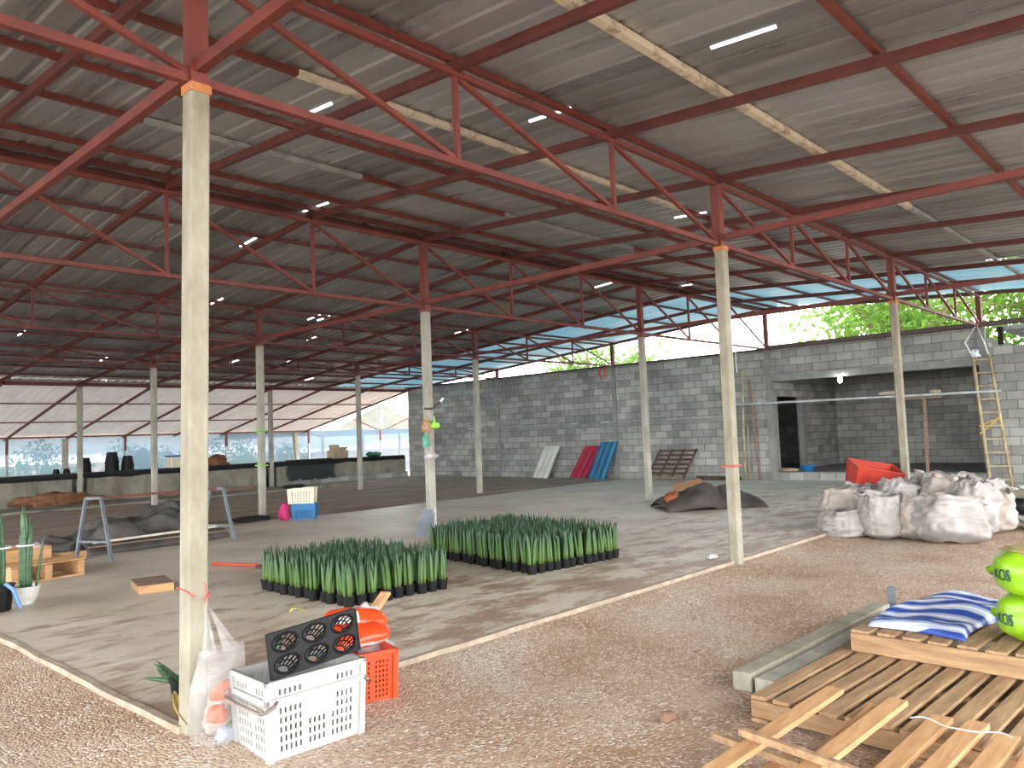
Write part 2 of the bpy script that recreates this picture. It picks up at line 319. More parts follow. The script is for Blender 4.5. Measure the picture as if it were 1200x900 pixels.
# neighbouring shed roof above the lower wall on the far right
t = thing('shed_roof', 'grey steel shed roof frame above the lower block wall at far right', 'roof', (XW+.3, -3, 3.0))
g = MB(); g.bb(.15, 6, -9, 2.75, .44, .47); g.build('roof_sheet', ZINC, t)
g = MB(); g.bb(5.9, 6, -9, 2.75, -3.1, .44); g.build('rear_wall', PLASTER, t)
for k in range(7):
    g = MB(); g.bar((.1, 2.6-k*.8, .38), (5.9, 2.2-k*.8, .2), .05, .08); g.build('roof_bar', GSTEEL, t)
g = MB(); g.bar((.2, -9, .41), (.2, 2.75, .41), .05, .05); g.build('edge_beam', GSTEEL, t)
g = MB(); g.bar((.1, 2.7, .05), (.1, 2.7, .45), .06, .1); g.build('bracket', BLACKP, t)

# ------------------------------------------------------------------ roof sheets
def zr(y): return 4.21+.066*y if y <= 5 else 4.54-.0765*(y-5)              # rafter line
def zl(y): return 3.40-.183*(y-20)
def corrugated(name, x0, x1, y0, y1, zf, mt, pitch=.25, slit=.0, step=.5, off=.125, hh=.017):
    prof = []; x = x0
    while x < x1-1e-6:
        prof += [(x, 0), (x+pitch-.085, 0), (x+pitch-.065, hh), (x+pitch-.02, hh)]; x += pitch
    prof.append((x, 0))
    n = max(1, int(abs(y1-y0)/step)); ys = [y0+(y1-y0)*i/n for i in range(n+1)]
    g = MB(); m = len(prof)
    for y in ys: g.v += [Vector((px, y, zf(y)+off+pz)) for px, pz in prof]
    for j in range(n):
        run = 0
        for i in range(m-1):
            if slit and i % 4 == 3:
                px = prof[i][0]; pr = slit*(1 if px < 5 else 2.0 if px < 11 else 3.5)
                if noise.noise(Vector((px*1.3, ys[j]*.55, 4))) > .0 and random.random() < pr: continue
            a = j*m+i; g.f.append((a, a+1, a+m+1, a+m))
    return struct(name, g, mt)
corrugated('ceiling', -8.25, 14.5, -7.0, 5.12, zr, ZINC, slit=.006)
corrugated('ceiling_back', -8.25, 14.5, 5.0, 20.6, zr, ZINC, slit=.010)
corrugated('ceiling_sky_reflection', 14.5, 18.5, -7.0, 5.12, zr, SKYREFL)  # sheets nearest the block wall, their sky reflection painted in as blue
corrugated('ceiling_sky_reflection_back', 14.5, 18.5, 5.0, 20.6, zr, SKYREFL)
corrugated('ceiling_lean_to', -8.25, 18.25, 19.9, 27.9, zl, LEANZ, pitch=.25, off=.07)

# ------------------------------------------------------------------ steel frame
def truss(y, ztop, label, x0=-P3*4, x1=XW+.02, zb=3.475, m=RED):
    t = thing('roof_truss', label, 'truss', (0, y, 0)); w = .05
    g = MB(); g.bar((x0, 0, ztop), (x1, 0, ztop), w); g.build('top_chord', m, t)
    g = MB(); g.bar((x0, 0, zb), (x1, 0, zb), w, w); g.build('bottom_chord', m, t)
    n0 = -4; n1 = round(x1/P3)
    for k in range(n0, n1+1):
        st = k % 3 == 0; ww = .10 if st else .038
        g = MB(); g.bar((k*P3, 0, zb-.03 if st else zb+.02), (k*P3, 0, ztop-.02), ww, ww, (0, 1, 0)); g.build('post_stub' if st else 'vertical', m, t)
        if k < n1:
            g = MB(); g.bar((k*P3+.03, 0, ztop-.03), ((k+1)*P3-.03, 0, zb+.03), .036); g.build('diagonal', m, t)
    return t
truss(0, 4.16, 'nearest red girder truss carried by the pale foreground post with the bag')
truss(5, 4.48, 'tall red girder truss under the ridge, second row behind the foreground post')
truss(10, 4.11, 'red girder truss in third row, over the post beside the stacked crates', m=REDD)
truss(15, 3.77, 'shallow dark red girder truss in fourth row, before the lean-to', m=REDD)
t = tag(MB().bar((-P3*4, 20, 3.37), (XW, 20, 3.37), .07, .1).build('eave_beam', REDD), 'dark red beam along the last row of posts where the lean-to begins', 'beam')
for k in range(-1, 3):
    lab = ['red tie beam left of the frame', 'red tie beam running back from the pale foreground post', 'red tie beam running back from the post with red string', 'red tie beam running back from the post behind white sacks'][k+1]
    if k < 0: continue
    tag(MB().bar((k*S, -6.9, 3.545), (k*S, 14.9, 3.545), .055, .07).build('tie_beam', RED), lab, 'beam')
NR = 10
for i in range(-4, 10):
    x = i*P3; o = ORD[min(14, 9-i)]
    tag(MB().bar((x, -6.95, zr(-6.95)), (x, 5.02, zr(5.02)), .05, .08).build('rafter', REDD), 'red steel rafter under the front roof slope, %s from the block wall' % o, 'rafter', 'rafters under the front roof slope')
    tag(MB().bar((x, 4.98, zr(5)), (x, 20.3, zr(20.3)), .05, .08).build('rafter', REDD), 'dark red rafter under the rear roof slope, %s from the block wall' % o, 'rafter', 'rafters under the rear roof slope')
    tag(MB().bar((x+.1, 19.9, zl(19.9)-.02), (x+.1, 27.8, zl(27.8)-.02), .05, .07).build('rafter', REDD), 'dark red rafter under the pale lean-to roof, %s from the block wall end' % o, 'rafter', 'rafters under the lean-to roof')
def purlin(x0, x1, y, m, label, zf=zr, off=.085, w=.05, h=.05):
    z = zf(y)+off
    tag(MB().bar((x0, y, z), (x1, y, z), w, h).build('purlin', m), label, 'purlin', 'purlins under the roof sheets')
XL = -8.2; XR = 18.4
for i, y in enumerate((-6.6, -5.5, -4.45, -3.4, -2.37)):
    purlin(XL, XR, y, RED, 'red purlin under the front roof sheets, %s in front of the long white purlin' % ORD[4-i])
purlin(XL, 9.0, -1.15, WSTEEL, 'long rust-stained white purlin crossing the upper right of the roof', w=.07, h=.06)
purlin(9.0, XR, -1.15, GSTEEL, 'pale grey purlin continuing the long white purlin towards the wall', w=.06)
purlin(XL, XR, .06, RED, 'red purlin directly above the nearest girder truss')
purlin(XL, 1.37, 1.15, RED, 'short red purlin left of the rusty white purlin above the foreground post')
purlin(1.37, 7.2, 1.15, WSTEEL, 'rust-stained white purlin starting right of the foreground post top', w=.06)
purlin(7.2, XR, 1.15, RED, 'red purlin continuing the second white purlin towards the wall')
purlin(XL, XR, 2.25, RED, 'red purlin midway between the first and second girder trusses')
purlin(.98, 3.45, 3.15, GSTEEL, 'thin pale grey purlin passing behind the foreground post')
purlin(3.45, 5.85, 3.15, RED, 'short red purlin between two pale grey purlins')
purlin(5.85, 9.0, 3.15, GSTEEL, 'short pale grey purlin above the middle of the ridge truss')
purlin(9.0, XR, 3.15, RED, 'red purlin just before the ridge, towards the block wall')
purlin(XL, .98, 3.15, RED, 'red purlin just before the ridge at far left')
purlin(XL, XR, 4.3, RED, 'red purlin next to the ridge on the front slope')
purlin(XL, XR, 4.88, REDD, 'upper of the paired dark red purlins at the ridge', h=.07)
purlin(XL, XR, 5.2, REDD, 'lower of the paired dark red purlins at the ridge', h=.07)
for i in range(11):
    purlin(XL, XR, 6.3+i*1.28, REDD, 'dark red purlin under the rear roof slope, %s behind the ridge' % ORD[i])
for i, y in enumerate((22.6, 25.2)):
    purlin(XL, 18.2, y, REDD, 'dark purlin under the pale lean-to roof, %s behind the last posts' % ORD[i], zl, .045, .04, .04)
tag(MB().bar((XL, 27.4, 2.03), (18.2, 27.4, 2.03), .05, .06).build('eave_rail', RED), 'thin red rail along the low edge of the lean-to roof', 'rail')

# ------------------------------------------------------------------ concrete posts
def post(x, y, zb, zt, label, m=POSTG, w=.11, lean=(0, 0)):
    t = thing('concrete_post', label, 'post', (x+lean[0], y+lean[1], zb))
    g = MB(); h = zt-zb; c = w/2; b = .012
    ring = [(-c, -c+b), (-c+b, -c), (c-b, -c), (c, -c+b), (c, c-b), (c-b, c), (-c+b, c), (-c, c-b)]
    vs = []
    for k in range(9):
        f = k/8
        vs += [(px-lean[0]*f, py-lean[1]*f, h*f) for px, py in ring]
    fs = [(k*8+i, k*8+(i+1) % 8, (k+1)*8+(i+1) % 8, (k+1)*8+i) for k in range(8) for i in range(8)]+[tuple(range(8))[::-1], tuple(64+i for i in range(8))]
    g.add(vs, fs); g.build('shaft', m, t)
    g = MB(); g.box((-lean[0], -lean[1], h-.02), (w+.008, w+.008, .05)); g.build('cap_plate', RED if m is not POST else mat('ochre_timber', srgb(190, 130, 70), srgb(160, 90, 60), 8), t)
    return t
post(.0, .0, -.12, 3.44, 'pale concrete post in the foreground with the clear plastic bag tied on', POST, .112, (-.062, 0))
post(S, -.02, -.12, 3.44, 'concrete post at the slab edge, right of the green plants, with red string', POST, .115, (-.04, 0))
post(2*S, 0, -.12, 3.44, 'concrete post rising behind the heap of white sacks', POST, .115)
LB = {(0, 1): 'concrete post of the ridge truss just beyond the left picture edge', (1, 1): 'concrete post behind the plant blocks with small bags tied to it',
      (2, 1): 'slim concrete post standing beside the dark tarp on the slab', (0, 2): 'concrete post of the third row left of the sawhorse',
      (1, 2): 'concrete post beside the stacked white and blue crates', (2, 2): 'concrete post right of the bag-hung post, before the block wall',
      (0, 3): 'concrete post of the fourth row beyond the left picture edge', (1, 3): 'thin grey post behind the sawhorse, left of the foreground post',
      (2, 3): 'grey post standing on bare dirt left of the block wall end', (0, 4): 'leftmost post on the low trough wall',
      (1, 4): 'grey post at the low trough wall between black pot stacks', (2, 4): 'grey post at the low trough wall beside the dark netting'}
for (k, r), lab in LB.items():
    zt = (3.44, 3.44, 3.44, 3.44, 3.33)[r]
    post(k*S, r*5., -.05, zt, lab, POSTG, .13 if r == 4 else .12)

# ------------------------------------------------------------------ low trough wall, netting, things on it
g = MB()
for k in range(-3, 3):
    x0, x1 = k*S+.2, (k+1)*S-.2
    if k == 2: x1 = XW-.15
    g.bb(x0, x1, 20.02, 20.16, -.1, .80)
g.bb(-18, XW-.1, 20.9, 21.0, -.1, .84); g.bb(-18, XW-.1, 20.25, 20.9, .5, .852)
struct('wall_back', g, STAINED)
g = MB(); g.bb(S*2+.8, XW-.15, 19.9, 20.03, -.1, .22); struct('wall_back_footing', g, BLOCK_X)
g = MB().grid(lambda a, b: (-18+(XW+17.8)*a, 19.97+.03*math.sin(b*3)+.9*max(0, b-.5)*2*.5, (.70+.05*noise.noise(Vector((a*60, 0, 2)))+b*.3 if b < .5 else .86-.02*(b-.5))), 200, 6)
tag(g.build('trough_liner', BLACKP, solid=.006), 'black plastic liner folded over the top of the low trough wall', 'liner')
net = D.materials.new('blue_grey_netting'); net.use_nodes = True
N = net.node_tree.nodes; L = net.node_tree.links; pb = N['Principled BSDF']; pb.inputs['Base Color'].default_value = srgb(92, 106, 116); pb.inputs['Roughness'].default_value = .8
tl = N.new('ShaderNodeBsdfTranslucent'); tl.inputs[0].default_value = srgb(86, 106, 120); tr = N.new('ShaderNodeBsdfTransparent')
a = N.new('ShaderNodeMixShader'); a.inputs[0].default_value = .6; b2 = N.new('ShaderNodeMixShader'); b2.inputs[0].default_value = .03
tcx = N.new('ShaderNodeTexCoord'); sxx = N.new('ShaderNodeSeparateXYZ'); L.new(tcx.outputs['Object'], sxx.inputs[0]); nn = N.new('ShaderNodeTexNoise'); nn.inputs['Scale'].default_value = .35; L.new(tcx.outputs['Object'], nn.inputs['Vector'])
wv = N.new('ShaderNodeMapRange'); wv.inputs[1].default_value = .55; wv.inputs[2].default_value = 1.45; wv.inputs[3].default_value = .22; wv.inputs[4].default_value = .025; L.new(math_node(N, L, 'ADD', sxx.outputs['Z'], math_node(N, L, 'MULTIPLY_ADD', nn.outputs['Fac'], 1.6, -.8)), wv.inputs[0]); L.new(wv.outputs[0], b2.inputs[0])
L.new(pb.outputs[0], a.inputs[1]); L.new(tl.outputs[0], a.inputs[2]); L.new(a.outputs[0], b2.inputs[1]); L.new(tr.outputs[0], b2.inputs[2]); L.new(b2.outputs[0], N['Material Output'].inputs[0])
def netf(a, b):
    x = -14+46*a; return (x, 27.5+.10*math.sin(x*2.9)*(1-b)+.16*noise.noise(Vector((x*.9, b*2, 0))), -.05+2.08*b+.02*math.sin(x*3.1))
tag(MB().grid(netf, 260, 10).build('net_fence', net, smooth=True), 'sheer blue-grey netting hung as a fence along the back', 'netting')
for i, x in enumerate((2.05, 6.05, 10.0, 14.1, 18.1, 22.2)):
    t = thing('eave_post', ('slim red-topped steel post before the back netting, %s from the left' % ORD[i]), 'post', (x, 27.35, -.05))
    MB().bar((0, 0, 0), (0, 0, 1.5), .08).build('shaft', GSTEEL, t); MB().bar((0, 0, 1.5), (0, 0, 2.07), .075).build('red_top', RED, t)
for i, x in enumerate((7.85, 17.4)):
    t = thing('fence_post', ['thick concrete post before the netting beside the black pots', 'thick leaning concrete post before the netting, near the cardboard box'][i], 'post', (x, 27.2, -.05))
    g = MB(); g.bar((.05*i, 0, 0), (-.12*i, 0, 2.0), .17); g.build('shaft', POSTG, t); MB().bar((-.12*i-.05, -.1, 1.95), (-.12*i-.02, -.1, 1.45), .05).build('frayed_string', CARD, t)

def pot(r0, r1, h): return [(r0, 0), (r1, h), (r1*1.08, h), (r1*1.08, h-.03*h), (r1*.96, h-.02*h), (r0*.9, .02)]
def pot_stack(x, y, z, n, r, h, label):
    t = thing('plant_pot_stack', label, 'pots', (x, y, z))
    for i in range(n):
        g = MB(); g.lathe([(r*1.05, i*h*.32), (r*1.05, i*h*.32+.02), (r*.72, i*h*.32+h), (r*.6, i*h*.32+h)], 16); g.build('pot', BLACKP, t, smooth=False)
pot_stack(5.55, 20.6, .855, 1, .09, .14, 'small upturned black pot, left one of a pair on the trough wall')
pot_stack(5.82, 20.6, .855, 1, .09, .14, 'small upturned black pot, right one of a pair on the trough wall')
pot_stack(6.30, 20.6, .855, 3, .17, .26, 'stack of upturned black pots just left of the trough-wall post')
pot_stack(7.05, 20.6, .855, 3, .19, .34, 'tallest stack of upturned black pots right of the trough-wall post')
pot_stack(7.5, 20.6, .855, 2, .18, .33, 'lower stack of upturned dark pots beside the lidded white bin')
t = thing('storage_bin', 'white bin with blue lid standing on the trough wall', 'bin', (9.0, 20.5, .855))
MB().box((0, 0, .17), (.62, .4, .34)).build('body', CREAMP, t, bevel=.02); MB().box((0, 0, .36), (.67, .45, .05)).build('lid', BLUEP, t, bevel=.015)
def crumple(fn_scale, seed, amp=.25, n=24):
    def f(a, b):
        th = 2*PI*a; ph = PI*(b-.5)
        d = Vector((math.cos(ph)*math.cos(th), math.cos(ph)*math.sin(th), math.sin(ph)))
        k = 1+amp*noise.noise(d*1.8+Vector((seed, 0, 0)))+amp*.5*noise.noise(d*4.5+Vector((0, seed, 0)))
        p = Vector((d.x*fn_scale[0], d.y*fn_scale[1], d.z*fn_scale[2]))*k; p.z = max(p.z, -fn_scale[2]*.8)
        return p
    return MB().grid(f, n, n*2//3, True)
HUSK = mat('dry_husk', srgb(140, 96, 66), srgb(96, 66, 46), 8, .95)
o = crumple((.45, .2, .18), 3, .8).build('dry_husk_heap', HUSK, smooth=True); o.location = (10.2, 20.55, .98); tag(o, 'brown dry husk heap on the trough wall beside the white bin', 'husks')
o = crumple((.9, .3, .2), 13, .8).build('dry_leaf_heap', HUSK, smooth=True); o.location = (5.3, 19.5, .15); tag(o, 'brown dry leaf heap on the ground below the trough wall', 'leaves')
t = thing('cardboard_box', 'open cardboard box on the trough wall at right', 'box', (14.95, 20.5, .855), .2)
g = MB(); g.bb(-.35, .35, -.2, .2, 0, .015); g.bb(-.35, .35, -.2, -.185, 0, .3); g.bb(-.35, .35, .185, .2, 0, .3); g.bb(-.35, -.335, -.2, .2, 0, .3); g.bb(.335, .35, -.2, .2, 0, .3); g.build('body', CARD, t)
MB().bar((-.35, -.2, .3), (-.4, -.2, .5), .5, .012).build('flap', CARD, t); MB().bar((.35, .2, .3), (.5, .2, .4), .5, .012).build('flap', CARD, t)
o = crumple((.35, .18, .1), 5, .4).build('green_cloth', mat('dark_green_cloth', srgb(40, 92, 70), rough=.8), smooth=True); o.location = (16.6, 20.5, .93); tag(o, 'dark green folded cloth on the trough wall near the block wall', 'cloth')
g = MB().grid(lambda a, b: (12.5+1.9*a+.05*math.sin(b*7), 19.96-.05*math.sin(a*20)*b-.10*b+.08*(1-b), .90-.72*b), 40, 10)
nm = mat('black_shade_net', srgb(52, 58, 58), rough=.9, alpha=.82); tag(g.build('shade_net', nm, solid=.006), 'dark shade net hanging over the low trough wall', 'net')
# light board and pipe against the trough wall
tag(MB().bar((8.1, 19.35, .08), (11.4, 19.7, .09), .05, .14).build('plank', WOODG), 'pale plank propped in front of the low trough wall', 'plank')
tag(MB().bar((9.05, 19.9, 0), (9.0, 19.95, .72), .09).build('pipe', BLUESTEEL), 'short blue-grey pipe standing against the low trough wall', 'pipe')

# neighbour's gabled greenhouse behind the netting
t = thing('greenhouse', 'pale gabled greenhouse beyond the netting, left of the block wall', 'greenhouse', (0, 36, 0))
PV = mat('pale_plastic_roof', srgb(206, 214, 212), srgb(182, 192, 192), 2, .4, trans=.4)
A = on_y(446, 473, 36); Bq = on_y(482, 500, 36); hw = Bq.x-A.x+2.; ez = Bq.z-.35
g = MB(); g.add([(A.x, 0, A.z), (A.x+hw, 0, ez), (A.x+hw, 14, ez), (A.x, 14, A.z), (A.x-hw, 0, ez), (A.x-hw, 14, ez)], [(0, 1, 2, 3), (0, 3, 5, 4)]); g.build('roof', PV, t, solid=.03)
for d in (-1, 1): MB().bar((A.x, -.05, A.z), (A.x+d*hw, -.05, ez), .08).build('gable_bar', WSTEEL, t)
MB().bar((A.x-hw, -.05, ez+.1), (A.x+hw, -.05, ez+.1), .08).build('tie_bar', REDD, t); MB().bar((A.x, -.05, ez+.1), (A.x, -.05, A.z), .07).build('king_bar', GSTEEL, t)
for d in (-1, 1): MB().bar((A.x, -.05, ez+.1), (A.x+d*hw*.5, -.05, (A.z+ez)/2), .06).build('brace', REDD, t)
for d in (-1, -.33, .33, 1): MB().bar((A.x+d*hw*.98, 0, -.09), (A.x+d*hw*.98, 0, ez), .12).build('post', POSTG, t)

# ------------------------------------------------------------------ trees
def leaves(mb, c, r, n, size, rnd, flat=.8):
    for _ in range(n):
        d = Vector((rnd.gauss(0, 1), rnd.gauss(0, 1), rnd.gauss(0, 1)*flat)); d = d.normalized()*r*(rnd.random()**.45); p = Vector(c)+d
        ax = Vector((rnd.uniform(-1, 1), rnd.uniform(-1, 1), rnd.uniform(-.9, .2))).normalized(); s = ax.cross(Vector((rnd.uniform(-1, 1), rnd.uniform(-1, 1), rnd.uniform(-1, 1)))).normalized(); l = size*rnd.uniform(.6, 1.3); w = l*.16
        dn = Vector((0, 0, -.12*l))
        mb.add([p, p+ax*l*.45+s*w, p+ax*l+dn, p+ax*l*.45-s*w], [(0, 1, 2, 3)])
def tree(name, label, x, y, h, cr, n, fm, seed, r0=.22, lean=(0, 0), size=.28, clump=26):
    rnd = random.Random(seed); t = thing(name, label, 'tree', (x, y, -.1), 0)
    g = MB(); top = Vector((lean[0], lean[1], h*.55)); g.tube([(0, 0, 0), (lean[0]*.3, lean[1]*.3, h*.25), top], [r0, r0*.8, r0*.6], 10)
    g.build('trunk', BARK, t, smooth=True)
    f = MB()
    for k in range(8):
        an = 2*PI*k/8+rnd.uniform(-.3, .3); L_ = cr*rnd.uniform(.6, 1.); e = top+Vector((math.cos(an)*L_, math.sin(an)*L_, h*rnd.uniform(.05, .4)))
        m = top.lerp(e, .5)+Vector((rnd.uniform(-.3, .3), rnd.uniform(-.3, .3), rnd.uniform(.0, .5)))
        s0 = top*rnd.uniform(.55, .95)
        g = MB(); g.tube([s0, m, e], [r0*.5, r0*.3, r0*.1], 7); g.build('branch', BARK, t, smooth=True)
    for k in range(clump):
        d = Vector((rnd.gauss(0, 1), rnd.gauss(0, 1), rnd.gauss(0, .7))).normalized()*rnd.uniform(.3, 1.)
        c = top+Vector((d.x*cr, d.y*cr, h*.1+d.z*h*.42)); leaves(f, c, cr*.36, n//clump, size, rnd)
    f.build('foliage', fm, t)
    return t
tree('mango_tree', 'big leafy tree with pale branches behind the store room opening', 27.5, 4.2, 8.2, 4.2, 6500, FOL, 3, .3, (.5, .3), .34, 34)
tree('mango_tree', 'bright green tree behind the wall at the right picture edge', 27, -1.2, 8.0, 3.6, 5500, FOL, 5, .26, (0, .4), .34, 30)
tree('mango_tree', 'pale green tree showing over the wall left of the white sky gap', 34, 22.5, 7.6, 4.4, 5000, FOL2, 8, .25, (0, 0), .36, 30)
def shrub(x, y, h, r, label, seed):
    rnd = random.Random(seed); t = thing('shrub', label, 'shrub', (x, y, -.1)); f = MB()
    for k in range(12): leaves(f, (rnd.uniform(-r, r), rnd.uniform(-r*.6, r*.6), rnd.uniform(.2, h)), r*.45, 70, .25, rnd)
    f.build('foliage', FOL2, t); g = MB()
    for k in range(4): g.tube([(0, 0, 0), (rnd.uniform(-r, r)*.5, 0, h*.8)], [.04, .015], 6)
    g.build('stems', BARK, t)
for i, (u, h, r) in enumerate(((40, 2.0, 1.3), (68, 1.2, 1.1), (150, 1.4, 1.0), (175, 1.9, 1.3), (262, 1.9, 1.4), (285, 1.6, 1.2), (335, 1.3, 1.0))):
    p = on_y(u, 545, 31.5); shrub(p.x, 31.5, h, r, 'green shrub blurred behind the back netting, %s from the left' % ORD[i], 40+i)

# ------------------------------------------------------------------ things along the block wall
def sheet(y0, y1, zt, dy, m, label, nrib=3):
    t = thing('roofing_sheet', label, 'sheet', (0, 0, 0)); w = y1-y0; g = MB(); prof = []
    for i in range(nrib):
        a = i/nrib; s = 1/nrib; prof += [(a, 0), (a+s*.35, 0), (a+s*.5, .05), (a+s*.85, .05)]
    prof.append((1, 0))
    bot = Vector((XW-.42, y0, .0)); tp = Vector((XW-.07, y0+dy, zt)); nrm = Vector((-1, 0, .3)).normalized()
    n = len(prof)
    for e in (bot, tp): g.v += [e+Vector((0, 1, 0))*w*a+nrm*h for a, h in prof]
    g.f += [(i, i+1, n+i+1, n+i) for i in range(n-1)]
    o = g.build('panel', m, t, solid=.006)
    c = (bot+tp)/2; t.location = (bot.x, y0+w/2, 0)
    o.location = -t.location
sheet(12.5, 13.15, 1.05, -.3, mat('grey_white_sheet', srgb(196, 198, 188), srgb(170, 172, 164), 3, .5), 'pale grey corrugated sheet leaning on the block wall')
sheet(10.95, 11.6, 1.02, -.45, mat('maroon_sheet', srgb(158, 36, 62), srgb(136, 30, 54), 3, .45), 'maroon corrugated sheet leaning on the block wall')
sheet(10.2, 10.85, 1.13, -.32, mat('teal_sheet', srgb(24, 104, 140), srgb(20, 88, 124), 3, .45), 'teal blue corrugated sheet leaning on the block wall')
# old slatted rack
t = thing('slatted_rack', 'old dark slatted wooden rack leaning on the block wall', 'rack', (XW-.45, 8.1, 0))
def rp(a, b): return (.02+.36*b, .60-1.2*a-.30*b, .03+.84*b)
for k in range(4): MB().bar(rp(k/3, 0), rp(k/3, 1), .07, .04).build('upright', DWOOD, t)
for k in range(7):
    g = MB(); b = .04+.15*k; q = Vector(rp(0, b))+Vector((-.03, 0, .01)); e = Vector(rp(1, b))+Vector((-.03, 0, .01)); g.bar(q, e, .02, .06); g.build('slat', WOODG if k == 0 else DWOOD, t)
tag(MB().bar((XW-.14, 7.2, .06), (XW-.14, 5.9, .05), .1, .1).build('timber', DWOOD), 'dark timber lying along the wall base right of the rack', 'timber')
tag(crumple((.12, .1, .1), 3, .3).build('paint_can', CERAM, smooth=True), 'small pale lump on the floor beside the bamboo poles', 'debris').location = (XW-.3, 6.05, .09)
# bamboo scaffold
for i, (x, y0, y1, z) in enumerate(((XW-.16, 5.74, 5.66, 2.95), (XW-.1, 5.36, 5.50, 2.7), (XW-.13, 5.62, 5.6, 1.5))):
    tag(MB().tube([(x, y0, 0), (x-.01, (y0+y1)/2+.01, z/2), (x, y1, z)], .03 if i < 2 else .015, 8).build('bamboo_pole', BAMBOO if i != 1 else WOODG, smooth=True),
        ['tall pale bamboo pole leaning left of the store room opening', 'dark thin pole leaning right of the tall bamboo pole', 'short thin stick standing between two wall poles'][i], 'pole')
tag(MB().bar((XW-.2, 5.95, 2.04), (XW-.2, -.35, 2.0), .14, .05).build('scaffold_plank', GSTEEL), 'long grey scaffold plank across the store room opening', 'plank')
t = thing('prop_stand', 'wooden T-shaped prop under the scaffold plank', 'prop', (XW-.2, 1.22, 0.0)); MB().bar((.05, .03, -.05), (0, -.03, 1.92), .06).build('pole', WOODG, t); MB().bar((0, .38, 1.945), (0, -.42, 1.945), .07, .04).build('crossbar', WOODG, t)
o = MB().box((0, 0, .05), (.09, .45, .08)).build('block_tool', RIM, bevel=.01); o.location = (XW-.2, 1.95, 2.05); tag(o, 'pale object lying on top of the scaffold plank', 'tool')
o = crumple((.06, .12, .05), 4).build('mortar_lump', RIM, smooth=True); o.location = (XW-.2, .95, 2.07); tag(o, 'small pale lump on the scaffold plank above the prop', 'lump')
t = thing('light_bulb', 'lit bulb hanging under the lintel of the store room', 'light bulb', (XW-.1, 3.1, 2.52))
em = D.materials.new('lit_bulb'); em.use_nodes = True; em.node_tree.nodes['Principled BSDF'].inputs['Emission Color'].default_value = (1, 1, .95, 1); em.node_tree.nodes['Principled BSDF'].inputs['Emission Strength'].default_value = 6
MB().lathe([(.01, -.09), (.045, -.06), (.06, 0), (.045, .05), (.02, .08)], 14).build('glass', em, t, smooth=True); MB().lathe([(.022, .075), (.025, .13), (.01, .15)], 10).build('socket', CERAM, t)
t = thing('basin', 'small blue basin on the store room threshold', 'basin', (18.1, 4.18, .22)); MB().lathe([(.14, 0), (.19, .16), (.2, .17), (.18, .165), (.13, .02)], 18).build('bowl', BLUEP, t, smooth=True)
o = crumple((.12, .3, .05), 7, .5).build('cement_lump', CARD, smooth=True); o.location = (18.1, 4.65, .26); tag(o, 'crumbled cement lump on the store room threshold', 'debris')
# ladder
t = thing('ladder', 'pale wooden ladder leaning at the right side of the store room', 'ladder', (17.55, -.2, -.09))
pa, pb_, pc, pd = Vector((-.1, .14, 0)), Vector((.12, -.22, 0)), Vector((.22, .36, 2.92)), Vector((.28, .05, 2.92))
MB().tube([pa, pc], .035, 8).build('rail', BAMBOO, t, smooth=True); MB().tube([pb_, pd], .035, 8).build('rail', BAMBOO, t, smooth=True)
for k in range(10):
    f = .06+.1*k; MB().tube([pa.lerp(pc, f)+Vector((0, .05, 0)), pb_.lerp(pd, f)-Vector((0, .07, 0))], .018, 6).build('rung', BAMBOO, t)
MB().tube([pa.lerp(pc, .98), (.05, .45, 3.2), (.12, .22, 3.58), (.2, .12, 3.2), pd.lerp(pb_, .03)], .014, 6).build('lashing_rope', ROPE, t, smooth=True)
crumple((.06, .08, .08), 3, .8).build('rope_knot', ROPE, t, smooth=True).location = pc+Vector((-.03, -.05, .02))
YS = mat('yellow_string', srgb(206, 170, 60), rough=.8)
MB().tube([pa.lerp(pc, .46)+Vector((-.04, .05, 0)), pb_.lerp(pd, .52)+Vector((-.04, 0, 0)), pa.lerp(pc, .40)+Vector((-.04, .06, 0))], .014, 6).build('yellow_binding', YS, t)
for i, (u, lab) in enumerate(((857, 'left of two white rope ends hanging beside the slab-edge post'), (862, 'right of two white rope ends hanging beside the slab-edge post'))):
    p = on_x(u, 411, XW-.045); tag(MB().tube([p, p+Vector((0, .01, -.3)), p+Vector((0, -.01, -.6))], .014, 6).build('rope_end', ROPE), lab, 'rope', 'ropes at the wall top')
for i, u in enumerate((703, 709)):
    p = on_x(u, 431, XW-.045); tag(MB().tube([p, p+Vector((0, .03, -.2)), p+Vector((0, -.02, -.36))], [.02, .03, .015], 6).build('red_ribbon', REDSTR), ['left', 'right'][i]+' of two red ribbons hanging at the top of the block wall', 'ribbon', 'ribbons at the wall top')
# rubble at the foot of the right wall
rnd = random.Random(5); g = MB()
def pebble(g, p, s, rnd):
    vs = [Vector((rnd.uniform(.6, 1)*s*a, rnd.uniform(.6, 1)*s*b, rnd.uniform(.5, .9)*s*c))+Vector(p) for a, b, c in ((1, 0, 0), (-1, 0, 0), (0, 1, 0), (0, -1, 0), (0, 0, .8), (0, 0, -.8))]
    g.add(vs, [(0, 2, 4), (2, 1, 4), (1, 3, 4), (3, 0, 4), (2, 0, 5), (1, 2, 5), (3, 1, 5), (0, 3, 5)])
for _ in range(260):
    pebble(g, (XW-.05-abs(rnd.gauss(0, .55)), rnd.uniform(-2.6, .5), -.07), rnd.uniform(.02, .07), rnd)
tag(g.build('rubble', CERAM), 'white rubble scattered at the foot of the right wall beside the ladder', 'rubble', kind='stuff')

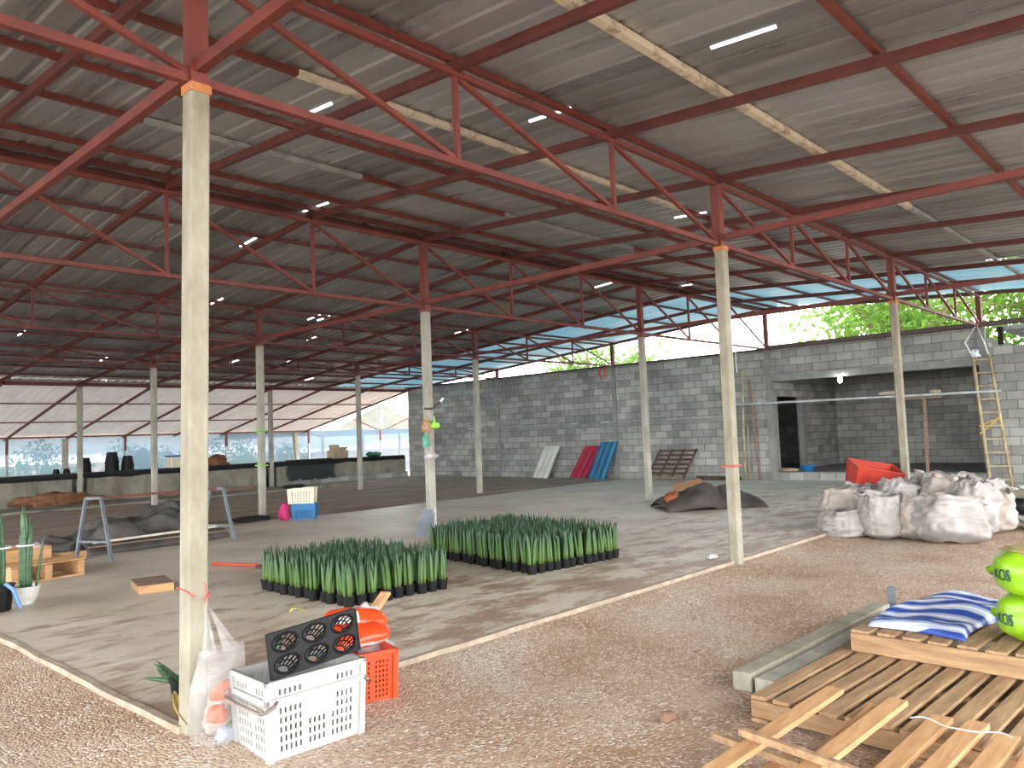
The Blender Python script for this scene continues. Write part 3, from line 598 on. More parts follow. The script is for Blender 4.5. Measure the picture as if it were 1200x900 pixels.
# ------------------------------------------------------------------ heap of sacks
def sack_mesh(seed, w, d, h, top=.35, lean=(0, 0), ears=True):
    """full woven sack, closed at the top with gathered folds"""
    def f(a, b):
        th = 2*PI*a; c, s = math.cos(th), math.sin(th)
        e = .75; cx = math.copysign(abs(c)**e, c); sy = math.copysign(abs(s)**e, s)
        if b < .12: rr = .25+.7*math.sin(b/.12*PI/2)
        elif b < .68: rr = .95+.09*math.sin((b-.12)/.56*PI)
        else: q = (b-.68)/.32; rr = top+(.97-top)*(1-q*q*(3-2*q))
        z = h*(0.02+.98*b**.95)
        fold = .16*max(0, b-.4)*math.sin(th*6+seed+2*b)+.10*max(0, b-.35)*math.sin(th*13+seed*2)
        n1 = noise.noise(Vector((cx*1.5+seed, sy*1.5, b*3)))*.16+noise.noise(Vector((cx*3, sy*3+seed, b*8)))*.09+abs(noise.noise(Vector((cx*5+seed, sy*5+b*3, b*7))))*.14-.04
        k = rr*(1+n1)+fold
        x = cx*k*w/2+lean[0]*b*b; y = sy*k*d/2+lean[1]*b*b
        if ears and b > .82: q = (b-.82)/.18; x += cx*q*w*.20; y += sy*q*d*.16; z -= h*(.10*q*q*(1+1.2*noise.noise(Vector((cx*1.5+seed, sy*1.5, 7)))))
        z += h*.06*noise.noise(Vector((cx*2, sy*2+seed, 5)))*b
        return (x, y, z)
    return MB().grid(f, 72, 44, True)
TIE = mat('sack_tie', srgb(150, 70, 60), rough=.8)
SK = [  # x, y, z, w, d, h, rz, tilt x, tilt y, material, label
 (8.70, -.16, -.09, .62, .5, .42, -.6, 0, .0, SACK, 'squat white sack at the left end of the heap'),
 (9.15, .05, -.09, .5, .5, .66, .3, 0, .1, SACKD, 'white sack with gathered top behind the squat left sack'),
 (8.80, -.62, -.09, .52, .46, .66, -.75, 0, 0, SACK, 'upright full white sack, second from the left at the front'),
 (9.25, -.78, -.09, .5, .4, .36, .2, 0, 0, SACKD, 'small low white sack squeezed between two front sacks'),
 (8.93, -1.06, -.09, .62, .5, .62, -.7, -.25, .1, SACKD, 'leaning white sack in the middle of the front row'),
 (8.75, -1.42, -.09, .74, .56, .60, -.8, -.35, .2, SACK, 'biggest slumped white sack at the front, with a small dark stain'),
 (9.45, -1.50, -.09, .52, .5, .80, -.7, .05, 0, SACK, 'tall white sack with peaked open top at the right'),
 (10.0, -1.62, -.09, .5, .5, .62, .4, 0, 0, SACKD, 'beige sack at the right end of the heap'),
 (9.75, -.35, -.09, .6, .55, .60, .5, 0, 0, SACKD, 'white sack buried in the middle of the heap'),
 (10.25, .10, -.09, .6, .55, .66, 1.2, 0, 0, SACK, 'bluish white crumpled sack at the upper left below the red crate'),
 (10.15, -.45, .0, .55, .5, .66, -.2, 0, 0, SACK, 'white sack standing behind the centre of the heap'),
 (10.55, -.85, .0, .6, .55, .74, -.9, 0, .1, SACK, 'white sack at the very back and top of the heap'),
 (9.9, -.98, .12, .62, .5, .58, .2, .2, .3, SACKD, 'folded open white sack lying on top of the heap'),
 (10.45, -1.35, .0, .52, .5, .68, -.5, .1, .1, SACK, 'white sack with dark open mouth at the upper right'),
 (9.45, -.52, .18, .46, .45, .46, .9, .5, .2, SACK, 'small crumpled white sack on top, above the upright front sack'),
]
for i, (x, y, z, w, d, h, rz, tx, ty, m, lab) in enumerate(SK):
    t = thing('sack', lab, 'sack', (x, y, z), rz, 'white woven sacks in the heap'); t.rotation_euler = (tx, ty, rz)
    sack_mesh(i*3.7+1, w*1.06, d*1.06, h, .42+.12*(i % 3)).build('bag', m, t, smooth=True)
    if i in (1, 5): crumple((.03, .04, .05), 3).build('tie', TIE, t, smooth=True).location = (.0, -d*.3, h*.85)
o = crumple((.28, .5, .05), 11, .5).build('plastic_sheet', SACK, smooth=True); o.location = (10.6, -1.95, .0); o.rotation_euler = (.3, .1, 0); tag(o, 'pale plastic sheet lying against the right end of the sack heap', 'sheet')
t = thing('rubber_boot', 'black rubber boot shape lying right of the sack heap', 'boot', (10.75, -1.95, .02), -.9)
MB().tube([(-.3, 0, .2), (-.1, 0, .18), (.12, 0, .1), (.22, 0, .07)], [.11, .12, .10, .07], 14).build('shaft', BLACKP, t, smooth=True)
MB().tube([(.1, 0, .08), (.22, .0, .06), (.24, -.16, .05)], [.08, .08, .05], 12).build('foot', BLACKP, t, smooth=True)
o = crumple((.3, .3, .06), 21, .5).build('plastic_scrap', GSTEEL, smooth=True); o.location = (10.9, -2.3, -.04); tag(o, 'grey plastic scrap on the gravel right of the boot', 'scrap')

# ------------------------------------------------------------------ crates
def crate(name, L, Wd, H, m, label, loc, rz, cols=8, rows=4, t=.008, taper=.07, rim_h=.05, slot=(.5, .5), zlo=.12, zhi=.8, band=False, gapcols=()):
    c = thing(name, label, 'crate', loc, rz)
    def panel(len_, n, o, ux):
        g = MB(); un = Vector((-ux.y, ux.x, 0)); o = Vector(o)
        def slab(a0, a1, z0, z1):
            def P(a, z, k): s = 1-taper*(1-z/H); q = o+ux*a+un*k; return Vector((q.x*s, q.y*s, z))
            vs = [P(a, z, k) for a in (a0, a1) for k in (0, t) for z in (z0, z1)]
            g.add(vs, [(0, 1, 3, 2), (4, 6, 7, 5), (0, 4, 5, 1), (2, 3, 7, 6), (0, 2, 6, 4), (1, 5, 7, 3)])
        z0, z1 = H*zlo, H*zhi; slab(0, len_, 0, z0); slab(0, len_, z1, H)
        rh = (z1-z0)/rows
        for r in range(rows):
            za = z0+rh*r; zb = za+rh*slot[1]; slab(0, len_, zb, za+rh)
            m0 = len_*.1; cw = (len_-2*m0)/n; x = 0.
            for k in range(n):
                if k in gapcols or (r >= rows//2 and n > 6 and n*.3 < k < n*.7 and band): continue
                a = m0+cw*k+cw*(1-slot[0])/2; slab(x, a, za, zb); x = a+cw*slot[0]
            slab(x, len_, za, zb)
        return g
    X, Y = Vector((1, 0, 0)), Vector((0, 1, 0)); n2 = max(3, int(cols*Wd/L))
    panel(L, cols, (-L/2, -Wd/2, 0), X).build('long_side', m, c); panel(L, cols, (L/2, Wd/2, 0), -X).build('long_side', m, c)
    panel(Wd, n2, (L/2, -Wd/2, 0), Y).build('short_side', m, c); panel(Wd, n2, (-L/2, Wd/2, 0), -Y).build('short_side', m, c)
    s = 1-taper; MB().box((0, 0, .012), (L*s, Wd*s, .015)).build('bottom', m, c)
    def frame(z, hh, out, nm):
        g = MB(); a, b = L/2+out, Wd/2+out
        g.bb(-a, a, -b, -b+out+t, z, z+hh); g.bb(-a, a, b-out-t, b, z, z+hh); g.bb(-a, -a+out+t, -b, b, z, z+hh); g.bb(a-out-t, a, -b, b, z, z+hh); g.build(nm, m, c, bevel=.003)
    frame(H-rim_h*.5, rim_h*.5, .014, 'rim')
    if band: frame(H*.70, .03, .014, 'band')
    for sx in (-1, 1):
        for sy in (-1, 1): MB().bar((sx*L/2*s, sy*Wd/2*s, -.003), (sx*L/2*.995, sy*Wd/2*.995, H-.02), .03).build('corner_rib', m, c)
    
    return c
WC = (.30, -.44, -.085)
wc = crate('harvest_crate', .545, .36, .385, WHITEP, 'white slotted plastic crate in the foreground beside the plastic bag', WC, -.04, 16, 7, band=True, taper=.06, slot=(.42, .62), zlo=.1, zhi=.92, gapcols=(5, 10))
hz = .385*.68
MB().tube([(-.30, .17, hz+.03), (-.315, .19, hz), (-.315, .0, hz-.01), (-.315, -.20, hz-.01), (-.30, -.225, hz), (-.25, -.21, hz+.01), (-.23, -.205, hz+.03)], .007, 8).build('wire_handle', WIRE, wc, smooth=True)
MB().tube([(.29, .17, hz+.03), (.305, .19, hz), (.305, 0, hz-.01), (.305, -.2, hz), (.28, -.2, hz+.02)], .007, 8).build('wire_handle', WIRE, wc, smooth=True)
# black propagation tray standing in the white crate
t = thing('pot_tray', 'black pot tray with six oval openings standing in the white crate', 'tray', (.335, -.555, .415))
t.rotation_euler = (PI/2-.10, -.05, .05)
TL, TH = .53, .21; cell = TL/3; ch = TH/2; rx, ry = .068, .041
g = MB()
def oval(cx, cy, q, n, k=1., z=0): a = 2*PI*q/n+PI/4; return Vector((cx+rx*k*math.cos(a), cy+ry*k*math.sin(a), z))
for i in range(3):
    for j in range(2):
        cx, cy = -TL/2+cell*(i+.5), ch*(j-.5); n = 28
        def sq(q): a = 2*PI*q/n+PI/4; c, s_ = math.cos(a), math.sin(a); mm = max(abs(c), abs(s_)); return Vector((cx+c/mm*cell/2, cy+s_/mm*ch/2, 0))
        for k in range(n):
            o1, o2, i1, i2 = sq(k), sq(k+1), oval(cx, cy, k, n), oval(cx, cy, k+1, n); z = Vector((0, 0, -.008)); d = Vector((0, 0, -.018))
            g.add([o1, o2, i2, i1, o1+z, o2+z, i2+d, i1+d], [(0, 1, 2, 3), (7, 6, 5, 4), (3, 2, 6, 7)])
g.bb(-TL/2-.006, TL/2+.006, -TH/2-.006, -TH/2, -.025, .004); g.bb(-TL/2-.006, TL/2+.006, TH/2, TH/2+.006, -.025, .004); g.bb(-TL/2-.006, -TL/2, -TH/2, TH/2, -.025, .004); g.bb(TL/2, TL/2+.006, -TH/2, TH/2, -.025, .004)
g.build('plate', BLACKP, t)
for i in range(3):
    for j in range(2):
        cx, cy = -TL/2+cell*(i+.5), ch*(j-.5); g = MB(); dr = Vector((0, -.045, -.075))
        for k in range(14): g.bar(oval(cx, cy, k, 14, 1, -.008), oval(cx, cy, k, 14, .7, 0)+dr, .006)
        for kk, f in ((.85, .5), (.7, 1.)): g.tube([oval(cx, cy, q, 16, kk, 0)+dr*f for q in range(17)], .004, 5)
        bk = g.build('pot_basket', BLACKP, t)
        g = MB(); g.tube([oval(cx, cy, q, 24, 1.05, .003) for q in range(25)], .0075, 6); g.build('opening_rim', BLACKP, bk)
# orange crate with plastic packs
OC = (.84, -.17, -.085)
crate('harvest_crate', .40, .30, .30, ORANGEP, 'orange slotted plastic crate behind the white crate', OC, -.28, 14, 8, taper=.06, slot=(.5, .6), zlo=.12, zhi=.86, gapcols=(4, 9))
def pack(label, loc, rz, L, m1, seed, stripe=True, tilt=(0, 0)):
    t = thing('plastic_pack', label, 'pack', loc, rz); t.rotation_euler = (tilt[0], tilt[1], rz)
    def f(a, b):
        x = (b-.5)*L; q = max(0., 1-abs(2*b-1)**3.5); th = 2*PI*a; k = 1+.12*noise.noise(Vector((math.cos(th)*1.5, math.sin(th)*1.5, b*5+seed)))
        return (x, (.10*q**.6*math.cos(th))*k, .062*q**.6*math.sin(th)*k-.25*x*x+.0)
    MB().grid(f, 26, 24, True).build('film', m1, t, smooth=True)
    return t, f
ORF = mat('orange_film', srgb(246, 84, 34), srgb(230, 70, 30), 6, .25, bump=.3, bscale=14, trans=.1); WHF = mat('white_film', srgb(198, 194, 192), srgb(182, 176, 172), 8, .4, bump=.4, bscale=12, trans=.15)
t, f = pack('lower orange plastic pack with white stripe lying across the orange crate', (.83, -.22, .29), -.2, .42, ORF, 2, tilt=(.2, -.1))
MB().grid(lambda a, b: Vector(f(.46+.07*a+.10*b, .25+.62*b))*1.025+Vector((0, 0, .003)), 8, 20).build('white_stripe', WHF, t, smooth=True)
t, f = pack('upper orange plastic pack with barcode label in the orange crate', (.92, -.08, .36), -.3, .42, ORF, 6, tilt=(.25, .12))
lb = MB().grid(lambda a, b: Vector(f((.30+.15*a), .14+.34*b))*1.02+Vector((0, 0, .003)), 8, 10); lbo = lb.build('paper_label', CERAM, t, smooth=True)
bc = MB()
for k in range(9):
    if k in (2, 6): continue
    bc.grid(lambda a, b: Vector(f((.33+.08*a), .26+.022*k+.012*b))*1.03+Vector((0, 0, .005)), 4, 1)
bc.build('barcode', INK, lbo)
MB().grid(lambda a, b: Vector(f((.30+.15*a), .12+.07*b))*1.03+Vector((0, 0, .005)), 6, 3).build('blue_mark', BLUEP, lbo, smooth=True)
o = crumple((.10, .07, .12), 31, .6, 40).build('crumpled_bag', WHF, smooth=True); o.location = (1.04, -.03, .27); tag(o, 'crumpled white plastic bag at the back of the orange crate', 'bag')
o = crumple((.12, .07, .14), 37, .6, 36).build('crumpled_bag', WHF, smooth=True); o.location = (1.05, -.08, .18); tag(o, 'translucent plastic bag hanging over the right rim of the orange crate', 'bag')
t = thing('wood_stick', 'split pale timber piece sticking up from the orange crate', 'stick', (.0, .0, .0))
MB().bar((.86, -.05, .18), (1.31, .13, .43), .06, .02).build('board', WOODL, t, bevel=.003); MB().bar((.87, -.06, .165), (1.335, .12, .425), .025, .02).build('splinter', WOODL, t)
# crates in the middle distance
crate('harvest_crate', .42, .32, .30, BLUEP, 'blue plastic crate on the slab under a white crate', (6.45, 9.25, 0), -.75, 8, 5, slot=(.6, .6), zhi=.6)
crate('harvest_crate', .48, .34, .30, CREAMP, 'cream white plastic crate stacked on the blue crate', (6.38, 9.22, .305), -.75, 7, 5, slot=(.55, .55))
o = crumple((.10, .1, .17), 12, .4).build('cloth_bag', PINK, smooth=True); o.location = (6.08, 9.38, .14); tag(o, 'pink cloth bag beside the blue crate', 'bag')
o = crumple((.24, .12, .04), 14, .6).build('cloth_rag', BLACKP, smooth=True); o.location = (6.22, 9.25, .63); tag(o, 'black rag lying on the cream crate', 'rag')
t = thing('seed_tray', 'flat black tray on the slab at the foot of the post beside the crates', 'tray', (5.62, 9.8, .02), .1)
g = MB(); g.bb(-.3, .3, -.16, .16, 0, .02)
for sx in (-1, 1): g.bb(sx*.3-.01, sx*.3+.01, -.16, .16, 0, .07); g.bb(-.3, .3, sx*.16-.01, sx*.16+.01, 0, .07)
g.build('body', BLACKP, t)
rc = crate('harvest_crate', .70, .42, .36, REDP, 'red plastic crate tipped on the back of the sack heap', (10.85, .20, .42), -.82, 9, 3, zlo=.35, zhi=.75, slot=(.5, .4), taper=.12)
rc.rotation_euler = (.30, .18, -.82)

# ------------------------------------------------------------------ plastic bag tied to the foreground post
film = D.materials.new('clear_film'); film.use_nodes = True; N = film.node_tree.nodes; L = film.node_tree.links
pbn = N['Principled BSDF']; pbn.inputs['Base Color'].default_value = srgb(196, 192, 190); pbn.inputs['Roughness'].default_value = .18
tr = N.new('ShaderNodeBsdfTransparent'); mx = N.new('ShaderNodeMixShader')
nz = N.new('ShaderNodeTexNoise'); nz.inputs['Scale'].default_value = 6; nz.inputs['Detail'].default_value = 5; tcn = N.new('ShaderNodeTexCoord'); L.new(tcn.outputs['Object'], nz.inputs['Vector'])
rr = ramp(N, [(.35, (.14, .14, .14, 1)), (.7, (.46, .46, .46, 1))]); L.new(nz.outputs['Fac'], rr.inputs[0]); L.new(rr.outputs[0], mx.inputs[0]); L.new(tr.outputs[0], mx.inputs[1]); L.new(pbn.outputs[0], mx.inputs[2]); L.new(mx.outputs[0], N['Material Output'].inputs[0])
bp = thing('plastic_bag', 'clear plastic bag of rubbish tied to the foreground post with red string', 'bag', (-.035, -.18, -.09))
def bagf(a, b):
    th = 2*PI*a; c, s = math.cos(th), math.sin(th); h = .50*b
    if b < .1: k = .55+.45*math.sin(b/.1*PI/2)
    elif b < .6: k = 1+.05*math.sin((b-.1)*6)
    else: k = 1-.38*((b-.6)/.4)
    k *= 1+.10*noise.noise(Vector((c*2, s*2, b*4)))+.03*math.sin(th*9+b*6)*b
    x = c*.15*k+.0; y = s*.085*k
    if b > .7: x += .06*max(0, c)*(b-.7)/.3
    return (x+.05-.03*b, y, h)
MB().grid(bagf, 48, 30, True).build('film', film, bp, smooth=True)
kn = Vector((.0, .09, .735))
def strap(x0, w0, y0):
    def f(a, b):
        q = Vector((x0+(a-.5)*w0*(1-b)**.8, y0+.012*math.sin(a*9+b*4), .47)); e = kn+Vector(((a-.5)*.012, 0, 0))
        p = q.lerp(e, b); p.y += -.015*math.sin(b*PI); return p
    return MB().grid(f, 12, 16)
strap(-.035, .09, -.03).build('handle', film, bp, smooth=True); strap(.095, .10, -.02).build('handle', film, bp, smooth=True)
MB().tube([kn+Vector((-.04, .02, .02)), kn+Vector((-.076, .03, .05)), kn+Vector((-.076, .15, .06)), kn+Vector((.045, .155, .04)), kn+Vector((.045, .028, .02)), kn], .0035, 6).build('red_string', REDSTR, bp)
MB().tube([kn+Vector((.0, -.005, -.02)), kn+Vector((.005, -.012, .03)), kn+Vector((.0, -.01, .09))], .004, 6).build('string_knot', REDSTR, bp)
for i, (c, off, sc, lab) in enumerate(((srgb(196, 96, 56), (.0, -.03, .27), (.06, .035, .05), 'orange wrapper in the middle of the clear bag'), (srgb(196, 112, 80), (-.03, -.03, .16), (.05, .04, .05), 'pale orange wrapper lower left in the clear bag'),
        (srgb(186, 168, 134), (.07, -.02, .23), (.06, .04, .06), 'cream wrapper at the right in the clear bag'), (srgb(60, 110, 70), (.06, -.035, .07), (.05, .03, .04), 'green scrap at the bottom of the clear bag'),
        (srgb(160, 170, 182), (.03, -.03, .05), (.07, .045, .045), 'bluish white scrap at the bottom of the clear bag'), (srgb(178, 166, 156), (.02, .02, .15), (.09, .05, .13), 'beige paper filling the clear bag'))):
    o = crumple(sc, i*2.3, .4).build('rubbish', mat('rubbish_%d' % i, c, rough=.6), smooth=True); o.location = Vector((-.0, -.18, -.075))+Vector(off); tag(o, lab, 'rubbish', 'rubbish inside the clear bag')
# ------------------------------------------------------------------ snake plants
def leaf_mesh(h, r, seed, bend=.05, flat=.75):
    rnd = random.Random(seed); g = MB(); n = 7; an = rnd.uniform(0, 2*PI); pts = []; rs = []
    for i in range(n):
        f = i/(n-1); pts.append((bend*f*f*math.cos(an), bend*f*f*math.sin(an), h*f)); rs.append(r*(.75+.35*math.sin(min(1, f*2)*PI/2))*(1-f**4.5)+.0012)
    return g.tube(pts, rs, 6)
leafs = [leaf_mesh(h, .0175, i, .02).mesh('leaf', LEAF, True) for i, h in enumerate((.33, .30, .345, .28, .315, .335, .30, .32))]
potm = MB().lathe(pot(.044, .058, .1), 14).mesh('pot', BLACKP, False); soilm = MB().lathe([(.05, .085), (.054, .092)], 10).mesh('soil', SOIL)
def proto_plant(k):
    rnd = random.Random(k+100); t = thing('potted_snake_plant', 'x', 'potted plant'); COL.objects  # base at the pot bottom
    for me in (potm, soilm):
        o = D.objects.new(me.name, me); COL.objects.link(o); o.parent = t
    for j in range(5):
        o = D.objects.new('leaf', leafs[(k*3+j) % 8]); COL.objects.link(o); o.parent = t; a = 2*PI*j/5+rnd.uniform(-.3, .3); q = rnd.uniform(.018, .036)
        o.location = (q*math.cos(a), q*math.sin(a), .088); o.rotation_euler = (rnd.uniform(-.07, .07), rnd.uniform(-.07, .07), rnd.uniform(0, 6))
    return t
protos = [proto_plant(k) for k in range(5)]; used = set()
def block(org, ex, ey, nx, ny, label, group, seed):
    rnd = random.Random(seed)
    for i in range(nx):
        for j in range(ny):
            k = rnd.randrange(5)
            if k in used: o = copy_tree(protos[k])
            else: o = protos[k]; used.add(k)
            p = Vector(org)+Vector(ex)*(i+.5*(j % 2)*.3)+Vector(ey)*j
            o.location = (p.x+rnd.uniform(-.012, .012), p.y+rnd.uniform(-.012, .012), 0); o.rotation_euler = (0, 0, rnd.uniform(0, 6.28)); s = rnd.uniform(.94, 1.05); o.scale = (1, 1, s)
            o['label'] = label; o['group'] = group
block((2.13, 1.71, 0), (.125, -.014, 0), (.000, .131, 0), 9, 12, 'young green snake plant in small black pot, in the near left block', 'snake plants in the near left block', 1)
block((4.17, 1.37, 0), (.117, -.012, 0), (.018, .132, 0), 12, 15, 'young green snake plant in small black pot, in the far right block', 'snake plants in the far right block', 2)

def snake(name, label, loc, potfn, n, h, r, spread, seed, tie=None, potmat=BLACKP, ph=.2, lm=LEAFD, lean=.03):
    rnd = random.Random(seed); t = thing(name, label, 'potted plant', loc)
    pt = MB().lathe(potfn, 24).build('pot', potmat, t, smooth=False)
    MB().lathe([(potfn[1][0]*.9, ph-.03), (potfn[1][0]*.85, ph-.015)], 16).build('soil', SOIL, pt)
    for i in range(n):
        a = 2*PI*i/n+rnd.uniform(-.2, .2); o = leaf_mesh(h*rnd.uniform(.72, 1.05), r*rnd.uniform(.8, 1.1), seed*20+i, lean).build('leaf', lm, t, smooth=True); q = spread*rnd.uniform(.3, 1)
        o.location = (q*math.cos(a), q*math.sin(a), ph-.03); o.rotation_euler = (rnd.uniform(-.03, .03), rnd.uniform(-.03, .03), 0)
    if tie: MB().tube([(tie[1]*math.cos(2*PI*k/18), tie[1]*math.sin(2*PI*k/18), tie[0]) for k in range(19)], .009, 6).build('tie_band', ROPE, t)
    return t
wp = snake('potted_snake_plant', 'tall tied snake plant in round white pot at the left edge', (.43, 4.62, 0), [(.07, 0), (.11, .07), (.128, .17), (.118, .17), (.09, .03)], 8, .80, .026, .05, 3, (.56, .075), CERAM, .165)
o = leaf_mesh(.50, .014, 5, .02).build('side_leaf', LEAFD, wp, smooth=True); o.location = (.075, -.04, .14); o.rotation_euler = (.05, .14, 0)
wp2 = snake('potted_snake_plant', 'tied snake plant in dark pot at the very left edge of picture', (.16, 4.45, 0), pot(.10, .13, .24), 9, .80, .026, .07, 4, (.58, .10), BLACKP, .24)
MB().tube([(.02, -.12, .26), (.08, -.14, .2), (.12, -.13, .08), (.15, -.12, .02)], .018, 6).build('blue_ribbon', mat('blue_ribbon', srgb(110, 156, 214), rough=.5), wp2)
t = snake('potted_snake_plant', 'terracotta potted plant cut off by the left picture edge', (-.02, 4.28, 0), pot(.10, .135, .2), 5, .5, .02, .06, 6, None, TERRA, .2)
# small plant behind the foreground post
t = snake('potted_snake_plant', 'small fan-leaved snake plant behind the foreground post', (.07, .42, 0), pot(.05, .065, .12), 1, .1, .01, .01, 9, None, BLACKP, .12)
for i in range(11):
    a = 2.0+i*.34; o = leaf_mesh(.20, .013, 60+i, .03).build('leaf', LEAFD, t, smooth=True); o.location = (0, 0, .10); o.rotation_euler = (0, .95+.12*(i % 3), a)
t = snake('potted_snake_plant', 'small snake plant half hidden between white crate and slab', (.62, .33, 0), pot(.05, .065, .10), 6, .22, .013, .03, 12, None, BLACKP, .1)
DRY = mat('dry_leaf', srgb(196, 172, 104), srgb(166, 138, 84), 9, .8)
g = MB().grid(lambda a, b: ((a-.5)*.055*math.sin(PI*(.08+.9*b)), -.26*b+.02*a, .02+.10*(1-b)+.02*abs(a-.5)), 4, 12)
o = g.build('dry_leaf', DRY, smooth=True, solid=.002); o.location = (-.07, .20, .0); o.rotation_euler = (0, 0, -.2); tag(o, 'dry yellow leaf drooping over the slab corner', 'leaf')
g = MB().grid(lambda a, b: ((b-.5)*.16, (a-.5)*.05*math.sin(PI*(.08+.9*b))+.02*math.sin(b*4), .012+.015*math.sin(b*5)), 4, 12)
o = g.build('dry_leaf', mat('yellow_leaf', srgb(226, 220, 120), rough=.7), smooth=True, solid=.002); o.location = (1.76, 1.93, .005); tag(o, 'small pale yellow leaf lying on the slab before the near plant block', 'leaf')

# ------------------------------------------------------------------ small things on the slab
def pallet(name, label, loc, rz, L, Wd, nb, h=.13, bw=.09, m=WOOD, wide_first=False):
    t = thing(name, label, 'pallet', loc, rz); pitch = (Wd-bw)/(nb-1); rnd = random.Random(len(label))
    for k in range(nb):
        y = -Wd/2+bw/2+pitch*k; g = MB(); jx = rnd.uniform(-.012, .012); g.box((jx, y, h-.011), (L, bw*rnd.uniform(.92, 1.03), .02), rnd.uniform(-.006, .006)); g.build('deck_board', m, t, bevel=.003)
    for x in (-L/2+.045, 0, L/2-.045):
        MB().box((x, 0, h/2-.003), (.07, Wd, h-.046)).build('stringer', WOODY if m is WOOD else m, t, bevel=.003)
    for y in (-Wd/2+.05, 0, Wd/2-.05): MB().box((0, y, .009), (L, .09, .018)).build('base_board', m, t)
    return t
t = thing('small_pallet', 'small flat wooden tray lying alone on the slab', 'pallet', (1.5, 4.3, 0), -.25)
for k in range(4): MB().box((-.0, -.21+.14*k, .075), (.34, .13, .014)).build('deck_board', WOODG, t)
for x in (-.15, .15): MB().box((x, 0, .035), (.03, .52, .066)).build('side_board', WOODL if x > 0 else WOOD, t)
MB().box((0, -.28, .04), (.33, .022, .075)).build('end_board', WOODL, t)
pallet('wooden_pallet', 'pale wooden pallet lying flat behind the white pot', (.98, 6.45, 0), .12, .80, .95, 6, .2, .11, WOODL)
t = thing('wooden_tray', 'pale wooden tray stacked on the pallet behind the white pot', 'tray', (.85, 6.62, .203), .12)
for y in (-.25, .25): MB().box((0, y, .07), (.6, .025, .14)).build('side_board', WOODL, t)
for x in (-.3, .3): MB().box((x, 0, .07), (.025, .5, .14)).build('end_board', WOODL, t)
MB().box((0, 0, .01), (.58, .48, .018)).build('floor_board', WOODL, t)
o = MB().box((0, 0, .012), (.16, .12, .025)).build('white_label', CERAM); o.location = (1.0, 6.45, .35); o.rotation_euler = (.3, 0, .2); tag(o, 'pale blue-white packet on the wooden tray', 'packet')
MB().box((0, 0, .05), (.5, .06, .1)).build('wood_offcut', WOODL).location = (1.72, 7.6, 0)
tag(D.objects['wood_offcut'], 'short timber offcut on the slab beside the black tarps', 'offcut')
# sawhorse
t = thing('sawhorse', 'grey steel sawhorse with long top bar at left, before the black tarps', 'sawhorse', (2.85, 7.25, 0), .0)
A0, A1 = Vector((-.92, -.05, .82)), Vector((.98, .30, .80))
for e, s, nm in ((A0, -1, 0), (A1, 1, 1)):
    p1 = e+Vector((-.07, .07, 0)); p2 = e+Vector((.07, -.07, 0))
    f1 = Vector((p1.x-.05, p1.y+.22, 0)); f2 = Vector((p2.x+.03, p2.y-.28, 0))
    MB().bar(p1, f1, .038).build('leg', BLUESTEEL, t); MB().bar(p2, f2, .038).build('leg', BLUESTEEL, t)
    MB().bar(p1, p2, .038).build('head_bar', BLUESTEEL, t); MB().bar(p1.lerp(f1, .7), p2.lerp(f2, .7), .03).build('leg_brace', BLUESTEEL, t)
MB().bar(A0, A1, .04, .03).build('top_bar', RED, t)
MB().bar(A0.lerp(Vector((A0.x, A0.y, 0)), .72), A1.lerp(Vector((A1.x, A1.y, 0)), .72), .03).build('lower_bar', WSTEEL, t)
# tarps
def tarp(label, loc, rz, L, Wd, H, seed, name='tarpaulin', m=BLACKT, ridge=2.2):
    def f(a, b):
        x = (a-.5)*L; y = (b-.5)*Wd; e = max(0, 1-abs(2*a-1)**4)*max(0, 1-abs(2*b-1)**4)
        z = H*e**.6*(.55+.55*noise.noise(Vector((x*1.4+seed, y*1.4, 0)))+.25*abs(noise.noise(Vector((x*ridge*1.5, y*ridge*1.5+seed, 3)))))+.015
        return (x+.1*noise.noise(Vector((x*2, y*2, seed)))+.08*L*0, y+.12*noise.noise(Vector((y*2+seed, x*2, 1))), max(.01, z))
    o = MB().grid(f, 60, 40).build(name, m, smooth=True, solid=.012); o.location = loc; o.rotation_euler = (0, 0, rz); tag(o, label, 'tarp'); return o
tarp('crumpled charcoal tarp heap behind the sawhorse, nearer the wooden pallets', (2.55, 9.0, 0), -.3, 1.5, 1.1, .52, 2)
tarp('dark bunched tarp heap further back behind the sawhorse', (3.9, 10.1, 0), -.5, 1.6, 1.0, .55, 5)
t = thing('tarp_roll', 'flat rolled black tarp with pale edge lying under the sawhorse', 'tarp', (3.05, 8.0, 0), .02)
MB().grid(lambda a, b: ((a-.5)*2.1, .42*math.cos(PI*b*.98)*(1-.3*a), .02+.14*math.sin(PI*b)*(1+.3*noise.noise(Vector((a*5, b*3, 0))))), 30, 12).build('roll', BLACKT, t, smooth=True, solid=.01)
MB().bar((-1.05, -.36, .13), (1.05, -.26, .12), .04, .02).build('pale_edge', WOODG, t)
